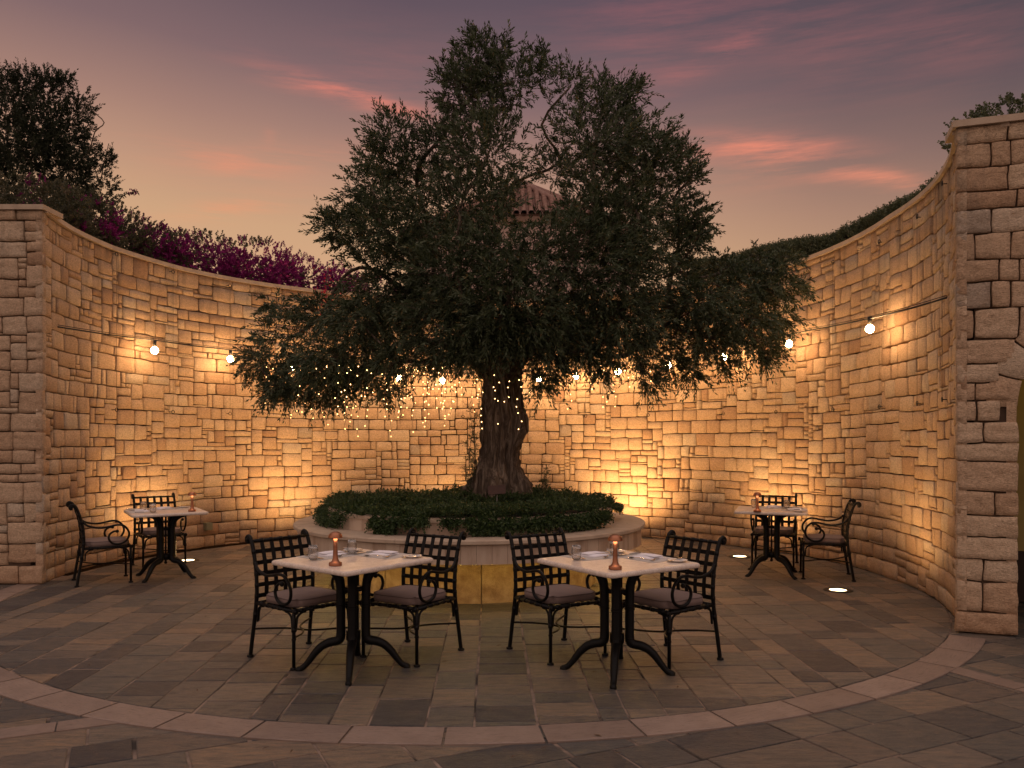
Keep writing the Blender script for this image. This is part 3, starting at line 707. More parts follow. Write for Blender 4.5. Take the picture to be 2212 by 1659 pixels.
# ================================================================== FURNITURE
def make_chair():
    c = empty('armchair'); BX = .245
    # profile of the back: y as a function of z
    zs = [0, .15, .30, .42, .52, .65, .77, .845]; ys = [-.285, -.262, -.238, -.222, -.216, -.228, -.258, -.285]
    yb = lambda z: float(np.interp(z, zs, ys))
    for s in (-1, 1):
        mb = MB()
        path = bez([(s*(BX+.012*(1-min(1, z/.42))), y, z) for z, y in zip(zs, ys)]+[(s*BX, -.308, .878), (s*BX, -.335, .886), (s*BX, -.352, .868), (s*BX, -.345, .846), (s*BX, -.326, .848)], 4)
        mb.tube(path, .0150, 8); mb.tube([(s*(BX-.016), -.332, .862), (s*(BX+.016), -.332, .862)], .014, 10)
        mb.lathe([(.0, 0), (.024, 0), (.026, .006), (.024, .014), (.014, .018)], (s*(BX+.012), -.285, 0), 12)
        mb.tube([(s*BX, yb(.305), .30), (s*BX, yb(.33), .335)], .0185, 8)
        mb.build('rear_post', M['iron'], c)
        mb = MB(); mb.tube([(s*BX, .25, .405), (s*BX, .25, .3), (s*(BX+.002), .252, .004)], [.013, .013, .0125], 8)
        mb.lathe([(.0, 0), (.024, 0), (.026, .006), (.024, .014), (.014, .018)], (s*(BX+.002), .252, 0), 12)
        mb.tube([(s*BX, .25, .262), (s*BX, .25, .292)], .0185, 8); mb.tube([(s*BX, .25, .205), (s*BX, .25, .215)], .017, 8)
        lg = mb.build('front_leg', M['iron'], c)
        MB().tube([(s*(BX-.012), .268, .408), (s*(BX+.004), .275, .408)], .006, 8).build('bolt_cap', M['bolt'], lg)
        # arm: two bends and a scroll that rests on the seat rail
        pts = [(-.222, .70), (-.20, .672), (-.15, .645), (-.06, .628), (.03, .638), (.10, .652), (.165, .645), (.215, .60), (.232, .535), (.20, .468), (.128, .438), (.06, .455), (.028, .505), (.040, .553), (.078, .580), (.112, .582)]
        pp = [(s*(BX+.004+.022*math.sin(math.pi*min(1, i/9))), y, z) for i, (y, z) in enumerate(pts)]; pa = bez(pp, 5)
        mb = MB(); mb.tube(pa, .0115, 8); mb.sphere(pa[-1], .019, 8); mb.build('arm', M['iron'], c)
        # bow stretcher
        pts = [(s*BX, .25, .21), (s*.19, .19, .207), (s*.09, .12, .203), (s*.02, .04, .20), (s*.012, -.02, .20), (s*.05, -.10, .203), (s*.14, -.18, .207), (s*(BX+.004), yb(.21), .21)]
        MB().tube(bez(pts, 4), .0075, 6).build('stretcher', M['iron'], c)
    # seat rails with wrapped straps
    mb = MB()
    for s in (-1, 1): mb.tube([(s*BX, -.222, .405), (s*BX, .27, .405)], .0135, 8)
    mb.tube([(-BX, .25, .405), (BX, .25, .405)], .0125, 8); mb.tube([(-BX, -.222, .405), (BX, -.222, .405)], .0115, 8)
    for s in (-1, 1):
        for q in (.27,): mb.tube([(s*BX, q-.012, .405), (s*BX, q+.012, .405)], .02, 10)
        for k in range(5):
            y = -.15+k*.075; mb.tube([(s*BX, y-.014, .405), (s*BX, y+.014, .405)], .0165, 8)
    for k in range(5):
        x = -.18+k*.09; mb.tube([(x-.014, .25, .405), (x+.014, .25, .405)], .0155, 8)
    # corner brackets
    for s in (-1, 1):
        for y0, dy in ((.25, -1), (-.225, 1)):
            for ax in (0, 1):
                pts = [(s*BX-(s*.10 if ax else 0), y0+(0 if ax else dy*.10), .392), (s*BX-(s*.06 if ax else 0), y0+(0 if ax else dy*.06), .386), (s*BX-(s*.03 if ax else 0), y0+(0 if ax else dy*.03), .36), (s*BX-(s*.022 if ax else 0), y0+(0 if ax else dy*.022), .32), (s*BX-(s*.018 if ax else 0), y0+(0 if ax else dy*.018), .27)]
                mb.tube(bez(pts, 3), .0085, 6)
    mb.build('seat_frame', M['iron'], c)
    mb = MB()
    for k in range(5):
        x = -.18+k*.09; mb.ribbon([(x, -.222, .4035), (x, .25, .4035)], (1, 0, 0), .028, .003)
        y = -.15+k*.075; mb.ribbon([(-BX, y, .4075), (BX, y, .4075)], (0, 1, 0), .028, .003)
    mb.build('seat_straps', M['iron'], c)
    mb = MB(); mb.tube([(-BX, yb(.845)-.0, .853), (BX, yb(.845), .853)], .0115, 8)
    for k in range(5): x = -.164+k*.082; mb.tube([(x-.0135, yb(.845), .853), (x+.0135, yb(.845), .853)], .0145, 8)
    mb.build('top_rail', M['iron'], c)
    mb = MB(); zz = [.455, .52, .60, .68, .76, .815, .85]
    for k in range(5):
        x = -.164+k*.082; mb.ribbon([(x, yb(z)+.002, z) for z in zz], (1, 0, 0), .032, .0035)
    for z in (.455, .535, .615, .695, .775):
        mb.ribbon([(-BX, yb(z)-.003, z), (BX, yb(z)-.003, z)], (0, 0, 1), .031, .0035)
        for s in (-1, 1): mb.tube([(s*BX, yb(z-.014), z-.014), (s*BX, yb(z+.014), z+.014)], .0165, 8)
        if z > .5:
            for k in range(5): mb.sphere((-.164+k*.082, yb(z)+.004, z), .005, 6)
    mb.build('back_lattice', M['iron'], c)
    # cushion: soft box
    n = 12; hx, hy, zt, zb = .222, .215, .475, .418; P = []; F = []
    for lay in (1, 0):
        for i in range(n+1):
            for j in range(n+1):
                u, v = -1+2*i/n, -1+2*j/n; e = max(abs(u), abs(v)); cr = .05*abs(u)**6*abs(v)**6
                z = (zt+.012*(1-u*u)*(1-v*v)-.006*(e > .99)) if lay else zb+.004*(e > .99)
                P.append((u*(hx-cr), v*(hy-cr)+.015, z+.002*math.sin(7*u+2)*math.cos(5*v)))
    m = n+1
    for i in range(n):
        for j in range(n):
            F.append((i*m+j, (i+1)*m+j, (i+1)*m+j+1, i*m+j+1)); F.append((m*m+i*m+j, m*m+i*m+j+1, m*m+(i+1)*m+j+1, m*m+(i+1)*m+j))
    bd = [(i, 0) for i in range(n)]+[(n, j) for j in range(n)]+[(i, n) for i in range(n, 0, -1)]+[(0, j) for j in range(n, 0, -1)]
    mid0 = len(P)
    for (i, j) in bd:
        p = P[i*m+j]; P.append((p[0]*1.02, (p[1]-.015)*1.02+.015, (zt+zb)/2))
    nb = len(bd)
    for k in range(nb):
        a = bd[k]; b = bd[(k+1) % nb]; F.append((a[0]*m+a[1], mid0+k, mid0+(k+1) % nb, b[0]*m+b[1]))
        F.append((mid0+k, m*m+a[0]*m+a[1], m*m+b[0]*m+b[1], mid0+(k+1) % nb))
    cu = MB().add(P, F, True).build('seat_cushion', M['cushion'], c)
    mb = MB()
    for q in (0, 1):
        ring = [P[q*m*m+i*m+j] for i, j in bd]; ring = [(p[0]*1.004, p[1], p[2]) for p in ring]; mb.tube(ring+ring[:1], .0032, 5, False)
    mb.build('piping', M['piping'], cu)
    return c
def make_table():
    t = empty('bistro_table'); a = .405; r = .035; n = 6
    out = []
    for q, (sx, sy) in enumerate(((1, 1), (-1, 1), (-1, -1), (1, -1))):
        for k in range(n+1):
            w = R(90*q)+R(90)*k/n; out.append((sx*(a-r)+r*math.cos(w), sy*(a-r)+r*math.sin(w)))
    prof = [(-.012, .737), (-.002, .740), (0, .7485), (0, .756), (-.003, .764), (-.011, .769), (-.020, .770)]
    P = []; N = len(out)
    for d, z in prof:
        for x, y in out:
            L = math.hypot(x, y); P.append((x+d*x/L*1.2, y+d*y/L*1.2, z))
    F = [(i*N+k, i*N+(k+1) % N, (i+1)*N+(k+1) % N, (i+1)*N+k) for i in range(len(prof)-1) for k in range(N)]
    mb = MB().add(P, F, True); mb.add(P[-N:], [tuple(range(N))], False); mb.add(P[:N], [tuple(range(N-1, -1, -1))], False)
    mb.build('marble_top', M['marble'], t)
    for k in range(4):
        w = R(45+90*k); ca, sa = math.cos(w), math.sin(w)
        rz = [(.275, .730), (.22, .718), (.16, .700), (.118, .668), (.095, .62), (.088, .56), (.086, .45), (.086, .30), (.086, .245), (.092, .215), (.115, .200), (.16, .192), (.21, .170), (.255, .130), (.292, .082), (.325, .040), (.352, .018), (.385, .012)]
        ra = [.014, .022, .029, .033, .033, .032, .032, .032, .033, .034, .033, .031, .029, .027, .024, .021, .021, .015]
        mb = MB(); pa = bez([(r_*ca, r_*sa, z) for r_, z in rz], 3); rr = np.interp(np.linspace(0, 1, len(pa)), np.linspace(0, 1, len(ra)), ra); mb.tube(pa, list(rr), 10)
        for z0, z1, q in ((.452, .462, .034), (.436, .446, .036), (.468, .474, .031), (.236, .246, .033)): mb.tube([(.086*ca, .086*sa, z0), (.086*ca, .086*sa, z1)], q, 12)
        mb.tube([(.352*ca, .352*sa, .006), (.372*ca, .372*sa, .005), (.395*ca, .395*sa, .004)], [.02, .024, .016], 10)
        mb.build('leg', M['cast'], t)
    mb = MB(); mb.box((0, 0, .728), (.44, .05, .014), Matrix.Rotation(R(45), 3, 'Z')); mb.box((0, 0, .7265), (.05, .44, .010), Matrix.Rotation(R(45), 3, 'Z'))
    mb.tube([(0, 0, .205), (0, 0, .27)], .05, 10); mb.sphere((0, 0, .17), .018, 10); mb.tube([(0, 0, .18), (0, 0, .21)], .012, 8); mb.tube([(0, 0, .55), (0, 0, .727)], .012, 12); mb.tube([(0, 0, .55), (0, 0, .575)], .07, 12); mb.tube([(0, 0, .21), (0, 0, .56)], .010, 6)
    mb.build('base_hub', M['cast'], t)
    return t
TABLES = {'front left': ((-1.11, 5.80), 6, 'at the front left table'), 'front right': ((.725, 5.72), -11, 'at the front right table'),
          'far left': ((-4.02, 9.62), -14, 'at the far left table'), 'far right': ((3.07, 9.80), 26, 'at the far right table')}
tb0 = make_table(); first = True; GT = 'square marble tables on four-legged iron bases'
tl = {'front left': 'square cream marble table with a copper lamp, front left of the tree', 'front right': 'square cream marble table with a copper lamp, front right of the tree',
      'far left': 'square marble table standing near the wall at the far left', 'far right': 'square marble table standing near the wall at the far right'}
for k, ((x, y), a, _) in TABLES.items():
    rz = R(a+45-90)
    if first: o = tb0; o.location = (x, y, 0); o.rotation_euler.z = rz; first = False
    else: o = copy_tree(tb0, (x, y, 0), rz)
    tag(o, tl[k], 'table', GT)
CHAIRS = [((-1.55, 6.13), -41, 'front left', 'black iron armchair on the left side of the front left table'),
          ((-.755, 6.20), -121, 'front left', 'black iron armchair on the right side of the front left table'),
          ((.35, 6.245), -58, 'front right', 'black iron armchair on the left side of the front right table'),
          ((1.135, 6.07), -142.5, 'front right', 'black iron armchair on the right side of the front right table'),
          ((-4.60, 9.34), 31, 'far left', 'black iron armchair seen from its side at the far left table'),
          ((-4.44, 10.44), -54, 'far left', 'black iron armchair behind the far left table by the wall'),
          ((3.64, 9.64), 164, 'far right', 'black iron armchair seen from its side at the far right table'),
          ((3.33, 10.52), -112, 'far right', 'black iron armchair behind the far right table by the wall')]
ch0 = make_chair()
for i, ((x, y), a, _, lab) in enumerate(CHAIRS):
    if i == 0: o = ch0; o.location = (x, y, 0); o.rotation_euler.z = R(a-90)
    else: o = copy_tree(ch0, (x, y, 0), R(a-90))
    tag(o, lab, 'chair', 'black iron armchairs with taupe cushions')

# ---- tableware
def make_lamp():
    l = empty('table_lamp')
    MB().lathe([(0, 0), (.041, 0), (.043, .003), (.043, .019), (.040, .023), (.030, .026), (.022, .035), (.0175, .050), (.0158, .08), (.0140, .13), (.0128, .186), (.0, .186)], n=28).build('base_and_stem', M['copper'], l)
    cp = MB().lathe([(.015, .186), (.044, .184), (.0475, .186), (.0475, .189), (.043, .205), (.033, .217), (.018, .2245), (0, .2265)], n=32).build('cap', M['copper'], l)
    MB().lathe([(.0135, .1835), (.033, .1845), (.033, .1855), (.0135, .1845)], n=24, close=True).build('glowing_diffuser', M['lampglow'], l)
    return l
def make_glass():
    return MB().lathe([(.0, 0.0), (.021, 0), (.028, .006), (.034, .028), (.0355, .050), (.0335, .078), (.0300, .100), (.0288, .1005), (.0322, .078), (.0343, .050), (.0328, .029), (.027, .010), (.019, .006), (0, .005)], n=28).build('water_glass', M['glass'])
def make_plate():
    return MB().lathe([(0, .0), (.038, 0), (.042, .004), (.062, .009), (.072, .013), (.0725, .0145), (.062, .012), (.044, .0065), (0, .005)], n=32).build('side_plate', M['china'])
def make_mat():
    return MB().box((0, 0, .0015), (.40, .28, .002)).build('placemat', M['mat_'])
def make_napkin():
    P = []; F = []; n = 8; hx, hy = .085, .07
    for lay in range(2):
        for i in range(n+1):
            for j in range(n+1):
                u, v = -1+2*i/n, -1+2*j/n; P.append((u*hx*(1-.03*v), v*hy*(1+.03*u), (.012+.004*math.sin(3*u+1)*math.cos(2*v)-.004*(max(abs(u), abs(v)) > .99)) if lay == 0 else .0005))
    m = n+1
    F = [(i*m+j, (i+1)*m+j, (i+1)*m+j+1, i*m+j+1) for i in range(n) for j in range(n)]
    bd = [(i, 0) for i in range(n)]+[(n, j) for j in range(n)]+[(i, n) for i in range(n, 0, -1)]+[(0, j) for j in range(n, 0, -1)]
    for k in range(len(bd)):
        a, b = bd[k], bd[(k+1) % len(bd)]; F.append((a[0]*m+a[1], m*m+a[0]*m+a[1], m*m+b[0]*m+b[1], b[0]*m+b[1]))
    mb = MB().add(P, F, True); mb.ribbon([(-.084, -.02, .016), (.0, -.022, .0185), (.084, -.02, .016)], (0, 1, 0), .09, .003)
    return mb.build('folded_napkin', M['napkin'])
def make_knife():
    mb = MB(); mb.tube(bez([(0, -.105, .006), (0, -.08, .0065), (0, -.03, .006), (0, -.005, .005)], 3), [.0055, .0058, .006, .0062, .006, .0058, .0052, .005, .0045, .004], 8, flat=1.4)
    mb.ribbon(bez([(0, -.008, .005), (.001, .05, .0045), (.002, .105, .004)], 4), (1, 0, 0), .016, .0016); return mb.build('knife', M['silver'])
def make_fork():
    mb = MB(); mb.ribbon(bez([(0, -.10, .004), (0, -.06, .005), (0, 0, .010), (0, .03, .006)], 4), (1, 0, 0), .010, .0025)
    mb.ribbon([(0, .028, .006), (0, .05, .005)], (1, 0, 0), .024, .002)
    for k in (-1.5, -.5, .5, 1.5): mb.ribbon(bez([(k*.0066, .048, .005), (k*.0066, .07, .006), (k*.006, .093, .012)], 3), (1, 0, 0), .0032, .002)
    return mb.build('fork', M['silver'])
def make_spoon():
    mb = MB(); mb.ribbon(bez([(0, -.095, .004), (0, -.05, .005), (0, .01, .012), (0, .04, .009)], 4), (1, 0, 0), .008, .0028)
    n = 12; P = [(0, .062, .002)]+[(.017*math.cos(2*math.pi*k/n), .062+.026*math.sin(2*math.pi*k/n), .009) for k in range(n)]
    mb.add(P, [(0, 1+k, 1+(k+1) % n) for k in range(n)]); return mb.build('spoon', M['silver'])
PROT = dict(mat=make_mat(), napkin=make_napkin(), plate=make_plate(), glass=make_glass(), knife=make_knife(), fork=make_fork(), spoon=make_spoon(), butter=make_knife())
PROT['butter'].name = 'butter_knife'; PROT['butter'].scale = (.85, .82, .9)
USED = set()
INFO = dict(mat=('pale grey placemat', 'placemat', 'placemats'), napkin=('white folded napkin lying', 'napkin', 'folded napkins'),
            plate=('small white side plate', 'plate', 'side plates'), glass=('clear stemless water glass standing', 'glass', 'water glasses'),
            knife=('shiny dinner knife', 'knife', 'dinner knives'), fork=('shiny dinner fork', 'fork', 'dinner forks'), spoon=('shiny spoon beside the fork', 'spoon', 'spoons'),
            butter=('butter knife on the side plate', 'butter knife', 'butter knives'))
random.seed(12)
for (cx_, cy_), ca_, tn, lab in CHAIRS:
    (tx, ty), ta, _ = TABLES[tn]
    best = min((45+90*k+ta for k in range(4)), key=lambda q: -math.cos(R(q-math.degrees(math.atan2(cy_-ty, cx_-tx)))))   # outward normal of the table side
    d = Vector((-math.cos(R(best)), -math.sin(R(best)))); rt = Vector((d.y, -d.x)); ang = math.atan2(d.y, d.x)
    side = ('before the ' + ('left' if 'left side' in lab else 'right' if 'right side' in lab else 'side-on' if 'seen from its side' in lab else 'rear')+' chair, '+tn+' table')
    pl0 = [('mat', -.255, -.01, 0, .0), ('napkin', -.265, -.02, 4, .003), ('plate', -.305, -.262, 0, .0), ('butter', -.31, -.262, 12, .0125), ('glass', -.165, .215, 0, .0030),
           ('knife', -.25, .155, -6, .003), ('fork', -.22, -.135, 22, .003), ('spoon', -.155, -.05, -62, .003)]
    for kind, al, rr_, dr, dz in pl0:
        al += random.uniform(-.008, .008); rr_ += random.uniform(-.008, .008); dr += random.uniform(-7, 7)
        p = Vector((tx, ty))+d*al+rt*rr_
        if kind == 'mat': dr *= .2
        o = PROT[kind]
        if kind in USED: o = copy_tree(PROT[kind], None, None, parent=None) if False else PROT[kind].copy(); COL.objects.link(o) if o.name not in COL.objects else None
        USED.add(kind)
        o.location = (p.x, p.y, .770+dz); o.rotation_euler = (0, 0, ang-math.pi/2+R(dr))
        a_, c_, g_ = INFO[kind]; tag(o, a_+' '+side, c_, g_+' on the tables')
l0 = make_lamp()
for i, (nm, px, py) in enumerate((('front left', 724.5, 1222), ('front right', 1329, 1230), ('far left', 415, 1105), ('far right', 1630.7, 1106.5))):
    x, y = G(px, py, .77); (tx, ty), ta, _ = TABLES[nm]; q = Vector((x-tx, y-ty)); 
    if q.length > .42: q *= .42/q.length
    x, y = tx+q.x, ty+q.y
    o = l0 if i == 0 else copy_tree(l0, (x, y, .7705), 0)
    o.location = (x, y, .7705); tag(o, 'small copper mushroom lamp glowing on the '+nm+' table', 'lamp', 'copper table lamps')

# ================================================================== FOLIAGE HELPERS
def leafarr(P, D, L, Wd, rg, roll=None, fold=.15):
    """one four-cornered folded leaf per point: P base, D direction, L length, Wd width"""
    n = len(P); D = D/np.linalg.norm(D, axis=1, keepdims=True); rnd = rg.normal(size=(n, 3)) if roll is None else roll
    S = np.cross(D, rnd); S /= np.linalg.norm(S, axis=1, keepdims=True)+1e-9; N = np.cross(S, D)
    L = np.broadcast_to(L, n)[:, None]; Wd = np.broadcast_to(Wd, n)[:, None]
    m = P+D*L*.48
    V = np.stack([P, m+S*Wd/2+N*Wd*fold, P+D*L-N*L*.05, m-S*Wd/2+N*Wd*fold], 1).reshape(-1, 3)
    F = np.arange(n*4).reshape(n, 4); return V, F
def rdir(rg, n):
    v = rg.normal(size=(n, 3)); return v/np.linalg.norm(v, axis=1, keepdims=True)
def twigs(rg, P, D, length, pairs, leafL, leafW, grav, spread=.75, jitter=.12):
    """P start points, D directions: leafy twigs with opposite leaves; returns verts, faces, tint"""
    n = len(P); D = D/np.linalg.norm(D, axis=1, keepdims=True); Ln = rg.uniform(*length, n)
    A = np.cross(D, rdir(rg, n)); A /= np.linalg.norm(A, axis=1, keepdims=True); B = np.cross(D, A)
    bend = rdir(rg, n)*.25; base = rg.random(n); VV = []; FF = []; TT = []; off = 0; tips = []
    for k in range(pairs):
        t = (k+.6)/pairs; C = P+D*(Ln*t)[:, None]+bend*(Ln*t*t)[:, None]; C[:, 2] += grav*Ln*t*t
        dr = D+bend*2*t; dr[:, 2] += 2*grav*t; dr /= np.linalg.norm(dr, axis=1, keepdims=True)
        for sgn in (-1, 1):
            Q = A if k % 2 else B
            sp = spread*(1-.55*t); ld = dr*(1-.25*sp)+Q*sgn*sp+rdir(rg, n)*jitter*2
            V, F = leafarr(C, ld, rg.uniform(*leafL, n)*(1-.25*t), rg.uniform(*leafW, n), rg)
            keep = rg.random(n) > .08; V = V.reshape(n, 4, 3)[keep].reshape(-1, 3); m = keep.sum()
            VV.append(V); FF.append(np.arange(m*4).reshape(m, 4)+off); off += m*4
            c = np.clip(.25+.5*base[keep]+rg.normal(0, .16, m)+.1*t, 0, 1); TT.append(np.repeat(np.stack([c, c, c], 1), 4, 0))
    return np.concatenate(VV), np.concatenate(FF), np.concatenate(TT)
def branches(mb, root, targets, rtip=.006, sag=0, rg=random, seg_=5, minr=.006, rmax=.2, start_r=None):
    """grow limbs from root nodes to target points, thickness by what each one carries"""
    nodes = [Vector(r) for r in root]; par = [None]*len(nodes); order = sorted(targets, key=lambda q: (Vector(q)-nodes[0]).length)
    dist = [0.0]*len(nodes)
    for q in order:
        q = Vector(q); best = min(range(len(nodes)), key=lambda i: (q-nodes[i]).length+.35*dist[i])
        a = nodes[best]; L = (q-a).length; n = max(1, int(L/.35)); prev = best; off_ = Vector([rg.uniform(-1, 1) for _ in range(3)])*L*.10
        for k in range(1, n+1):
            t = k/n; p = a.lerp(q, t)+off_*math.sin(math.pi*t)+Vector([rg.uniform(-.03, .03) for _ in range(3)])*(k < n); p.z += sag*math.sin(math.pi*t)*L
            nodes.append(p); par.append(prev); dist.append(dist[prev]+L/n); prev = len(nodes)-1
    load = [1.0]*len(nodes)
    for i in range(len(nodes)-1, -1, -1):
        if par[i] is not None: load[par[i]] += load[i]*.55
    rad = [min(rmax, max(minr, rtip*l**.62)) for l in load]
    ch = {}
    for i, p in enumerate(par):
        if p is not None: ch.setdefault(p, []).append(i)
    def run(i):
        path = [i]
        while path[-1] in ch:
            c = sorted(ch[path[-1]], key=lambda j: -load[j]); 
            for j in c[1:]: todo.append((path[-1], j))
            path.append(c[0])
        return path
    todo = [(None, i) for i in range(len(root))]
    while todo:
        p, i = todo.pop(); path = run(i); idx = ([p] if p is not None else [])+path
        if len(idx) < 2: continue
        rr = [rad[j] for j in idx]
        if p is not None: rr[0] = rr[1]
        pts = bez([nodes[j] for j in idx], 3); r2 = np.interp(np.linspace(0, len(rr)-1, len(pts)), range(len(rr)), rr)
        mb.tube(pts, list(r2), 8)
    return nodes, rad

# ================================================================== OLIVE TREE
TY = 9.6; MPX = TY/FPX
def tp(px, py, dy=0.0):
    y = TY+dy; return ((px-1106)*y/FPX, y, HC+(YH-py)*y/FPX)
olive = tag(empty('olive_tree', tp(1080, 1085)), 'big old olive tree with gnarled trunk and wide crown in the middle of the courtyard', 'tree')
OB = Vector(tp(1080, 1085)); olive.location = (OB.x, OB.y, .85)
OL = np.array([OB.x, OB.y, .85])
prof = [(1110, 980, 1165), (1085, 988, 1158), (1063, 997, 1148), (1037, 1014, 1140), (1010, 1026, 1128), (983, 1033, 1122), (957, 1042, 1126), (930, 1042, 1134), (905, 1040, 1138),
        (890, 1040, 1134), (863, 1043, 1128), (824, 1045, 1126), (797, 1042, 1128), (770, 1030, 1138), (748, 1022, 1150), (725, 1030, 1148), (700, 1045, 1135)]
nt, nz = 150, 120; pv_ = np.array([HC+(YH-p[0])*MPX for p in prof]); lf = np.array([(p[1]-1106)*MPX for p in prof]); rt_ = np.array([(p[2]-1106)*MPX for p in prof])
zs = np.linspace(pv_[0], pv_[-1], nz); P = []
TH, ZZ = np.meshgrid(np.linspace(0, 2*np.pi, nt, endpoint=False), zs); TH = TH.ravel(); ZZ = ZZ.ravel()
cxx = np.interp(ZZ, pv_, (lf+rt_)/2); hw_ = np.interp(ZZ, pv_, (rt_-lf)/2)
tw = TH+.5*(ZZ-1)
q = np.c_[np.cos(tw)*1.5, np.sin(tw)*1.5, ZZ*.75]; rid = 1-np.abs(vn(q, 1.7, 4)); rid2 = 1-np.abs(vn(np.c_[np.cos(tw)*3, np.sin(tw)*3, ZZ*1.1], 2.1, 6))
rid3 = vn(np.c_[np.cos(TH)*5, np.sin(TH)*5, ZZ*1.6], 2.5, 9)+.6*vn(np.c_[np.cos(TH)*9, np.sin(TH)*9, ZZ*3], 2.5, 10)
rr = hw_*(.62+.44*rid**2.4+.22*(rid2-.5)+.05*rid3)
burl = np.exp(-((np.cos(TH-.2)-1)**2)*8-((ZZ-np.interp(0, [0, 1], [HC+(YH-905)*MPX, 0]))/.13)**2)*.03
V = np.c_[cxx+np.cos(TH)*(rr+burl), TY+np.sin(TH)*(rr*.95), ZZ]
I = np.arange(nz-1)[:, None]*nt+np.arange(nt)[None]; J = np.arange(nz-1)[:, None]*nt+(np.arange(nt)[None]+1) % nt
F = np.stack([I.ravel(), J.ravel(), (J+nt).ravel(), (I+nt).ravel()], 1)
npmesh('trunk', V-OL, F, M['bark'], olive, None, True)
# crown clumps: pixel, depth, radius
UP = [(1110, 395, .6, .30), (1210, 350, .5, .30), (1030, 120, 0, .34), (1020, 210, .1, .52), (985, 165, -.1, .30), (1110, 175, 0, .55), (1230, 190, .1, .50), (1310, 215, 0, .42), (1290, 290, -.4, .62), (1170, 270, .3, .46), (1060, 320, -.4, .62), (960, 290, .1, .42),
      (1390, 275, .2, .46), (1420, 350, 0, .52), (1455, 430, .1, .42), (845, 275, 0, .33), (825, 340, .1, .40), (800, 400, -.2, .44), (900, 370, .3, .52), (765, 435, 0, .36), (712, 478, 0, .27), (745, 520, .2, .28), (825, 490, -.3, .55),
      (920, 470, .3, .60), (1000, 430, -.6, .55), (1085, 450, .5, .36), (1120, 530, -.8, .66), (1280, 430, -.5, .42), (1330, 380, .2, .62), (1380, 470, -.4, .66), (1470, 500, .2, .48), (1495, 380, 0, .22), (1515, 450, .1, .25), (1480, 330, .2, .22),
      (1245, 545, -.7, .72), (1350, 570, -.4, .72), (1450, 590, .1, .50), (1510, 520, 0, .30), (890, 560, -.1, .58), (800, 580, .2, .46), (990, 570, -.7, .66), (1100, 640, -.9, .66), (740, 600, .2, .26),
      (1350, 150, 0, .14), (1365, 180, 0, .16), (1180, 110, 0, .13), (1080, 95, 0, .16), (1025, 75, 0, .12), (680, 470, 0, .14), (690, 440, .1, .12), (1545, 470, 0, .12), (1250, 150, .1, .2)]
LO = [(1160, 742, -.35, .26), (1135, 712, -.6, .3), (1005, 772, -.35, .20), (640, 835, .1, .26), (580, 815, .1, .26), (720, 800, .2, .30), (790, 815, 0, .22), (560, 780, .2, .26), (545, 835, .1, .16), (600, 665, .2, .16), (600, 840, 0, .20), (620, 730, 0, .36), (690, 690, .2, .36), (700, 780, -.3, .38), (770, 690, -.3, .42), (780, 780, .3, .36), (850, 700, .3, .45), (860, 780, -.4, .32), (650, 800, .4, .32),
      (940, 700, -.6, .50), (950, 770, .3, .25), (1000, 650, .2, .5), (1000, 730, -.7, .36), (730, 840, .1, .20), (690, 860, .2, .13), (840, 845, .2, .12), (1080, 700, -.8, .36), (1060, 740, -.7, .2), (900, 640, .3, .45), (810, 640, 0, .40), (1120, 720, -.7, .25),
      (1180, 700, -.6, .45), (1190, 790, -.3, .20), (1170, 830, -.3, .11), (1260, 680, .2, .52), (1270, 760, -.4, .26), (1340, 690, -.5, .50), (1350, 770, 0, .32), (1400, 820, -.1, .17), (1440, 700, .2, .46), (1450, 780, .2, .22), (1520, 660, -.2, .44), (1530, 730, -.1, .34),
      (1600, 630, .1, .40), (1610, 710, -.1, .40), (1670, 620, .1, .32), (1650, 760, 0, .22), (1700, 570, .1, .20), (1720, 610, .2, .13), (1690, 690, .1, .16), (1560, 780, .2, .18), (1490, 810, .2, .12), (1640, 575, .2, .24), (1560, 590, .3, .3), (1310, 800, -.4, .18), (1230, 745, .3, .22)]
rg = np.random.default_rng(5)
PP = []; DD = []; G_ = []
cl_ = lambda p: vn(p, 1.9, 12)*.7+vn(p, 4.2, 13)*.5
for lst, grav in ((UP, -.10), (LO, -.40)):
    for px, py, dy, r in lst:
        px = 1108+(px-1108)*(1-.07*min(1, max(0, (py-300)/150))) if grav > -.3 else px
        c = np.array(tp(px, py+(16 if grav > -.3 else -4), dy*1.3)); r = r*.84-.02; n = int(1050*r**2.0*(1.5 if grav < -.3 else 1.0))+20
        d = rdir(rg, n); rad = r*rg.random(n)**.45
        sq = np.array([1, 1.25, .8]); p = c+d*rad[:, None]*sq
        out = p-np.array(tp(1085, 560 if grav > -.3 else 640)); out /= np.linalg.norm(out, axis=1, keepdims=True)
        dd = .8*d+.45*out+.75*rdir(rg, n); dd[:, 2] += .22 if grav > -.3 else -.12
        kp = cl_(p) > (-.20 if grav > -.3 else -.42); p = p[kp]; dd = dd[kp]; n = len(p)
        PP.append(p); DD.append(dd); G_.append(np.full(n, grav))
PP = np.concatenate(PP); DD = np.concatenate(DD); G_ = np.concatenate(G_)
V, F, TT = twigs(rg, PP, DD, (.12, .27), 9, (.052, .085), (.014, .021), G_)
npmesh('crown', V-OL, F, M['olive'], olive, TT)
# straggling shoots that break the outline
mb = MB(); random.seed(14)
c0 = tp(1075, 745, 0); c1 = tp(1110, 735, -.05); c2 = tp(1060, 760, -.1)
tgt = [tp(px, py, dy*1.3) for px, py, dy, r in UP+LO if r > .2]
branches(mb, [c0, c1, c2], tgt, rtip=.012, rmax=.115, minr=.008)
